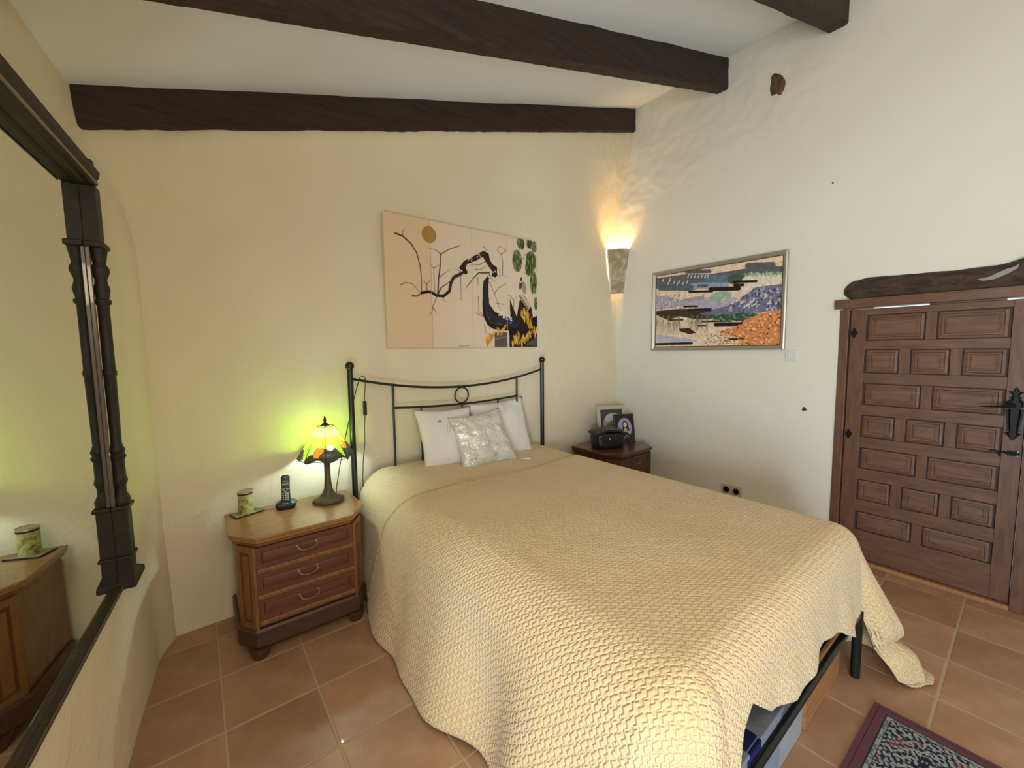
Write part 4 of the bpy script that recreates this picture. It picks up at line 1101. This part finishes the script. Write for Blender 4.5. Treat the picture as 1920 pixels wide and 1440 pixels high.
lp, _, _ = pillow('pillow', 'plain white square pillow with a tiny gold motif, leftmost against the headboard', corners([(774,768),(882,760),(890,884),(797,881)], 2.50), .060, M_pillow, 'pillow', 3)
b = MB(); a_ = [( -.006,.0),(0,.018),(.006,.0),(.003,-.006),(-.003,-.006)]
mo_, _n = lp.location, lean
b.frustum([(x, 0, z) for x, z in a_], [(x, -.0015, z) for x, z in a_]); b.frustum([(x*.6-.010, 0, z*.7-.004) for x, z in a_], [(x*.6-.010, -.0015, z*.7-.004) for x, z in a_]); b.frustum([(x*.6+.010, 0, z*.7-.004) for x, z in a_], [(x*.6+.010, -.0015, z*.7-.004) for x, z in a_])
me_o = b.build('gold_motif', newmat('gold_thread', (.34,.24,.10), .5), lp); pp_ = onplane(818, 793, (1.4, 2.50, .70), lean)
me_o.location = pp_ - lp.location + lean*.060; me_o.rotation_euler = (math.radians(-19), 0, 0)
pillow('pillow', 'plain white square pillow behind the satin cushion, rightmost against the headboard', corners([(874,757),(978,742),(1000,848),(905,868)], 2.53), .060, M_pillow, 'pillow', 9)
lean2 = Vector((-.10, -1, .50)).normalized()
cc = corners([(839,783),(934,764),(972,862),(868,886)], 2.40, lean2)
cu, cen, cn = pillow('satin_cushion', 'shiny silver-white satin cushion with scribbled print and corner tassels, in front of the pillows', cc, .062, M_satin, 'cushion', 5, n=34, wr=.016)
for q, cnr in enumerate(cc):
    b = MB(); dirn = Vector((0,-.15,-1)) if q in (0, 1) else Vector((.1 if q == 2 else -.05, -.6, -.12)); p0 = cnr-cen-cn*.03
    if q == 0: p0 = p0+Vector((-.012,-.01,-.03))
    if q == 1: dirn = Vector((.5,-.3,-.7))
    if q == 2: dirn = Vector((.9,-.4,-.05))
    dirn.normalize()
    b.tube([p0, p0+dirn*.02, p0+dirn*.028, p0+dirn*.034, p0+dirn*.075], [.002,.004,.008,.006,.011], 8); b.build('tassel', M_tassel, cu, smooth=True, angle=60)

# ---------------------------------------------------------------- photo frames and bag on the right nightstand
NZ = .6025
def photo_frame(name, label, c, w_, h_, fwid, ang, tilt, mats, cat='picture frame'):
    t = thing(name, label, cat, c); t.rotation_euler = (math.radians(-tilt), 0, math.radians(ang)); mo, mi = mats
    for (x0,x1,z0,z1) in ((-w_/2,w_/2,0,fwid),(-w_/2,w_/2,h_-fwid,h_),(-w_/2,-w_/2+fwid,fwid,h_-fwid),(w_/2-fwid,w_/2,fwid,h_-fwid)):
        MB().box(x0, x1, -.008, .008, z0, z1).build('frame_bar', mo, t, bevel=.003)
    MB().box(-w_/2+.003, w_/2-.003, .004, .009, .003, h_-.003).build('back', M_dark, t)
    MB().frustum([(-.02,.009,h_*.6),(.02,.009,h_*.6),(.02,.012,h_*.6),(-.02,.012,h_*.6)], [(-.03,.07,.012),(.03,.07,.012),(.03,.073,.012),(-.03,.073,.012)]).build('easel_leg', M_dark, t)
    return t
M_creamf = wood('limed_wood', (.50,.40,.25), (.62,.53,.38), (4,4,4), .5, bstr=.1)
t = photo_frame('photo_frame', 'cream framed black-and-white photo behind the dark frame on the right nightstand', (3.225, 2.525, NZ), .32, .338, .036, -20, 9, (M_creamf, M_dark))
R1 = Ras(80, 100, sr((70,76,78))); R1.asp = .8
R1.ell(.45, .60, .27, .42, sr((176,176,172)), .9); R1.ell(.55, .35, .26, .20, sr((196,192,184))); R1.ell(.5, .72, .22, .3, sr((120,118,116)), .8)
raster_grid('photo', R1, (-.126, -.001, .338-.034), (.252,0,0), (0,0,-.268), M_print, t)
t = photo_frame('photo_frame', 'dark brown frame with an oval portrait photo of a long-haired person on the right nightstand', (3.235, 2.39, NZ), .212, .27, .011, -24, 10, (newmat('dark_frame', (.045,.028,.022), .4), M_dark))
R2 = Ras(105, 135, sr((52,34,28))); R2.asp = .78
R2.ell(.52, .50, .315, .39, sr((90,76,78))); R2.ell(.52, .50, .295, .375, sr((158,160,188)))
def oval(f):
    keep = R2.a.copy(); f(); q = np.hypot((R2.X-.52)*R2.asp/.295, (R2.Y-.50)/.375)
    R2.a = np.where((q < 1)[..., None], R2.a, keep)
def portrait():
    hair = sr((38,24,24)); R2.ell(.55, .36, .115, .13, hair); R2.poly([(.42,.36),(.70,.36),(.78,.62),(.70,.66),(.62,.5),(.5,.55),(.44,.74),(.37,.68),(.42,.5)], hair)
    R2.poly([(.42,.86),(.46,.66),(.60,.56),(.74,.62),(.82,.72),(.74,.90),(.5,.92)], sr((158,178,188)))
    R2.poly([(.5,.50),(.60,.50),(.62,.58),(.53,.68),(.47,.60)], sr((222,172,160)))
    R2.ell(.55, .38, .072, .098, sr((236,196,184))); R2.ell(.52, .37, .009, .006, hair); R2.ell(.585, .37, .009, .006, hair)
    R2.ell(.555, .435, .024, .009, sr((196,90,90))); R2.ell(.553, .40, .007, .014, sr((214,168,156)))
    R2.poly([(.28,.58),(.36,.56),(.36,.66),(.28,.68)], sr((120,100,112)))
oval(portrait)
raster_grid('photo', R2, (-.096, -.003, .27-.009), (.192,0,0), (0,0,-.252), M_print, t)
bx = MB(); T = TL(2.925, 2.325, NZ, math.radians(-20)); n = 20
def bagf(u, v):
    a = u*2*PI; z = v*.125; k = 1-abs(2*v-1)**6*.12; w_ = .125*k; d_ = .085*k
    c, s = math.cos(a), math.sin(a); bul = 1+.05*nz(c*2, s*2, v*2)
    return (w_*abs(c)**.55*(1 if c>0 else -1)*bul, d_*abs(s)**.55*(1 if s>0 else -1)*bul, z+.004*nz(c, s, v, 3)*v)
bag = thing('bag', 'soft black zipped bag lying on the right nightstand, left of the photo frames', 'bag', (2.955, 2.375, NZ)); bag.scale = (1.22, 1.05, 1.12); bag.rotation_euler = (0,0,math.radians(-20))
b = MB(); b.grid(bagf, 40, 14); b.add([bagf(i/40, 1) for i in range(40)], [tuple(range(40))]); b.add([bagf(i/40, 0) for i in range(40)], [tuple(range(40))])
b.build('body', M_blackbag, bag, smooth=True, angle=60)
b = MB(); b.tube([(.125*math.cos(a*PI/20)*1.02, .088*math.sin(a*PI/20)*1.0, .108) for a in range(40)], .004, 6, closed=True); b.build('zip_seam', M_dark, bag)
b = MB()
def flap(u, v):
    x = -.125+.265*u; y = -.085+.165*v; z = .132+.052*max(0, math.sin(PI*min(1, u*1.0)))**.7*(1-.4*abs(2*v-1))-.02*u+.006*nz(x*20, y*20)
    return (x, y, z)
def flapb(u, v): p = flap(u, v); return (p[0], p[1], p[2]-.018)
b.grid(flap, 20, 12); b.grid(flapb, 20, 12)
ed = [flap(i/20, 0) for i in range(21)]; eb = [flapb(i/20, 0) for i in range(21)]
for A, B in ((ed, eb), ([flap(i/20, 1) for i in range(21)], [flapb(i/20, 1) for i in range(21)]), ([flap(0, i/12) for i in range(13)], [flapb(0, i/12) for i in range(13)]), ([flap(1, i/12) for i in range(13)], [flapb(1, i/12) for i in range(13)])):
    n_ = len(A); b.add(A+B, [(i, i+1, n_+i+1, n_+i) for i in range(n_-1)])
b.build('flap', M_blackbag, bag, smooth=True, angle=50)
MB().box(.085, .108, -.080, -.066, .118, .134).build('white_tag', M_white, bag, bevel=.002)
b = MB(); b.tube([(.12,-.03,.10),(.150,-.05,.07),(.160,-.055,.03),(.15,-.05,.006)], .006, 8); b.build('strap', M_blackbag, bag)
MB().lathe([(.004,0),(.004,.003),(0,.004)], 8, TL(-.03, -.088, .085, 0, 0, PI/2)).build('stud', M_white, bag)

# ---------------------------------------------------------------- storage under the bed
M_plast = newmat('blue_clear_plastic', (.50,.57,.68), .2); P(M_plast).inputs['Transmission Weight'].default_value = .35
def tub(name, label, x0, x1, y0, y1, h, mat, wall=.006, cat='box', lid=None):
    t = thing(name, label, cat, ((x0+x1)/2, (y0+y1)/2, 0)); w_, d_ = (x1-x0)/2, (y1-y0)/2
    b = MB(); b.box(-w_, w_, -d_, d_, 0, wall); b.box(-w_, w_, -d_, -d_+wall, wall, h); b.box(-w_, w_, d_-wall, d_, wall, h); b.box(-w_, -w_+wall, -d_+wall, d_-wall, wall, h); b.box(w_-wall, w_, -d_+wall, d_-wall, wall, h)
    b.build('body', mat, t, bevel=.003)
    if lid: MB().box(-w_-.006, w_+.006, -d_-.006, d_+.006, h, h+.016).build('lid', lid, t, bevel=.004)
    return t
cr = tub('wooden_crate', 'orange-brown wooden drawer box under the foot of the bed near the right post', 1.80, 2.25, .475, 1.05, .225, M_crate, .014, 'crate')
b = MB(); b.prism([(-.10,-.01),(.0,-.01),(.0,.01),(-.10,.01)], .226, .262); o = b.build('paper_packet', newmat('white_paper', (.62,.66,.76), .5)); o.location = (1.93, .50, .001)
tag(o, 'small white and blue paper packet lying on the crate under the bed', 'packet')
MB().frustum([(-.07,-.0102,.232),(-.05,-.0102,.232),(-.055,-.0102,.258),(-.075,-.0102,.258)], [(-.07,-.0112,.232),(-.05,-.0112,.232),(-.055,-.0112,.258),(-.075,-.0112,.258)]).build('blue_mark', newmat('navy_print', (.03,.04,.18), .5), o)
tub('plastic_box', 'pale blue translucent plastic box under the foot of the bed beside the wooden crate', 1.56, 1.785, .48, .95, .16, M_plast, .005, 'box', M_plast)
tb = tub('storage_bag', 'grey-blue storage bag with a navy strap under the left foot of the bed', 1.02, 1.53, .47, 1.0, .255, fabric('grey_blue_nylon', (.22,.25,.31)), .02, 'bag', fabric('grey_blue_nylon', (.25,.28,.34)))
M_navy = fabric('navy_webbing', (.012,.018,.10)); MB().box(-.02, .06, -.274, -.263, .0, .272).build('strap', M_navy, tb, bevel=.002)
MB().box(-.02, .06, -.26, .20, .271, .276).build('strap', M_navy, tb, bevel=.001)

# ---------------------------------------------------------------- rug
RG = Ras(420, 560, sr((120,70,74)))   # u along -x from the corner, v along -y ; metres 1.15 x 1.55
RW, RH = 1.05, 1.40; RG.asp = RW/RH
m_x = np.minimum(RG.X, 1-RG.X)*RW; m_y = np.minimum(RG.Y, 1-RG.Y)*RH; de = np.minimum(m_x, m_y)
dk = np.array(sr((42,44,66))); lt = np.array(sr((158,166,160)))
def nf(s, seed):
    a = np.zeros((RG.h, RG.w))
    for k in range(7):
        fx, fy, p1, p2 = [np.random.uniform(-1, 1) for _ in range(4)]
        a += np.sin((RG.X*RW*fx+RG.Y*RH*fy)*s*6.283+p1*9+2.2*np.sin((RG.X*RW*fy-RG.Y*RH*fx)*s*4.1+p2*7))
    return a/7
f1, f2 = nf(46, 1), nf(62, 2)
RG.a[:] = sr((106,70,78)); 
def zone(lo, hi, A, B, f, th): 
    mk = (de >= lo) & (de < hi); RG.a[mk & (f > th)] = A; RG.a[mk & (f <= th)] = B
zone(.018, .021, sr((60,34,40)), sr((60,34,40)), f1, 0)
zone(.045, .050, dk, dk, f1, 0); zone(.050, .062, lt, sr((110,118,116)), f2, 0); zone(.062, .066, dk, dk, f1, 0)
zone(.066, .165, dk, lt, f1, .0); zone(.165, .170, dk, dk, f1, 0); zone(.170, .185, lt, dk, f2, .1); zone(.185, .190, dk, dk, f1, 0)
zone(.190, 9, lt, dk, f2, -.02)
red = (de > .07) & (nf(12, 3) > .34); RG.a[red] = RG.a[red]*.6+np.array(sr((140,70,72)))*.4
rg = thing('rug', 'patterned dark blue and cream rug with a maroon border on the tiles', 'rug', (2.175, .335, 0)); rg.rotation_euler = (0, 0, math.radians(-1.5))
raster_grid('pile', RG, (0, 0, .0085), (-RW, 0, 0), (0, -RH, 0), M_rug, rg)
MB().box(-RW, 0, -RH, 0, .0, .0080).build('backing', newmat('maroon_edge', sr((92,58,66)), .95), rg)
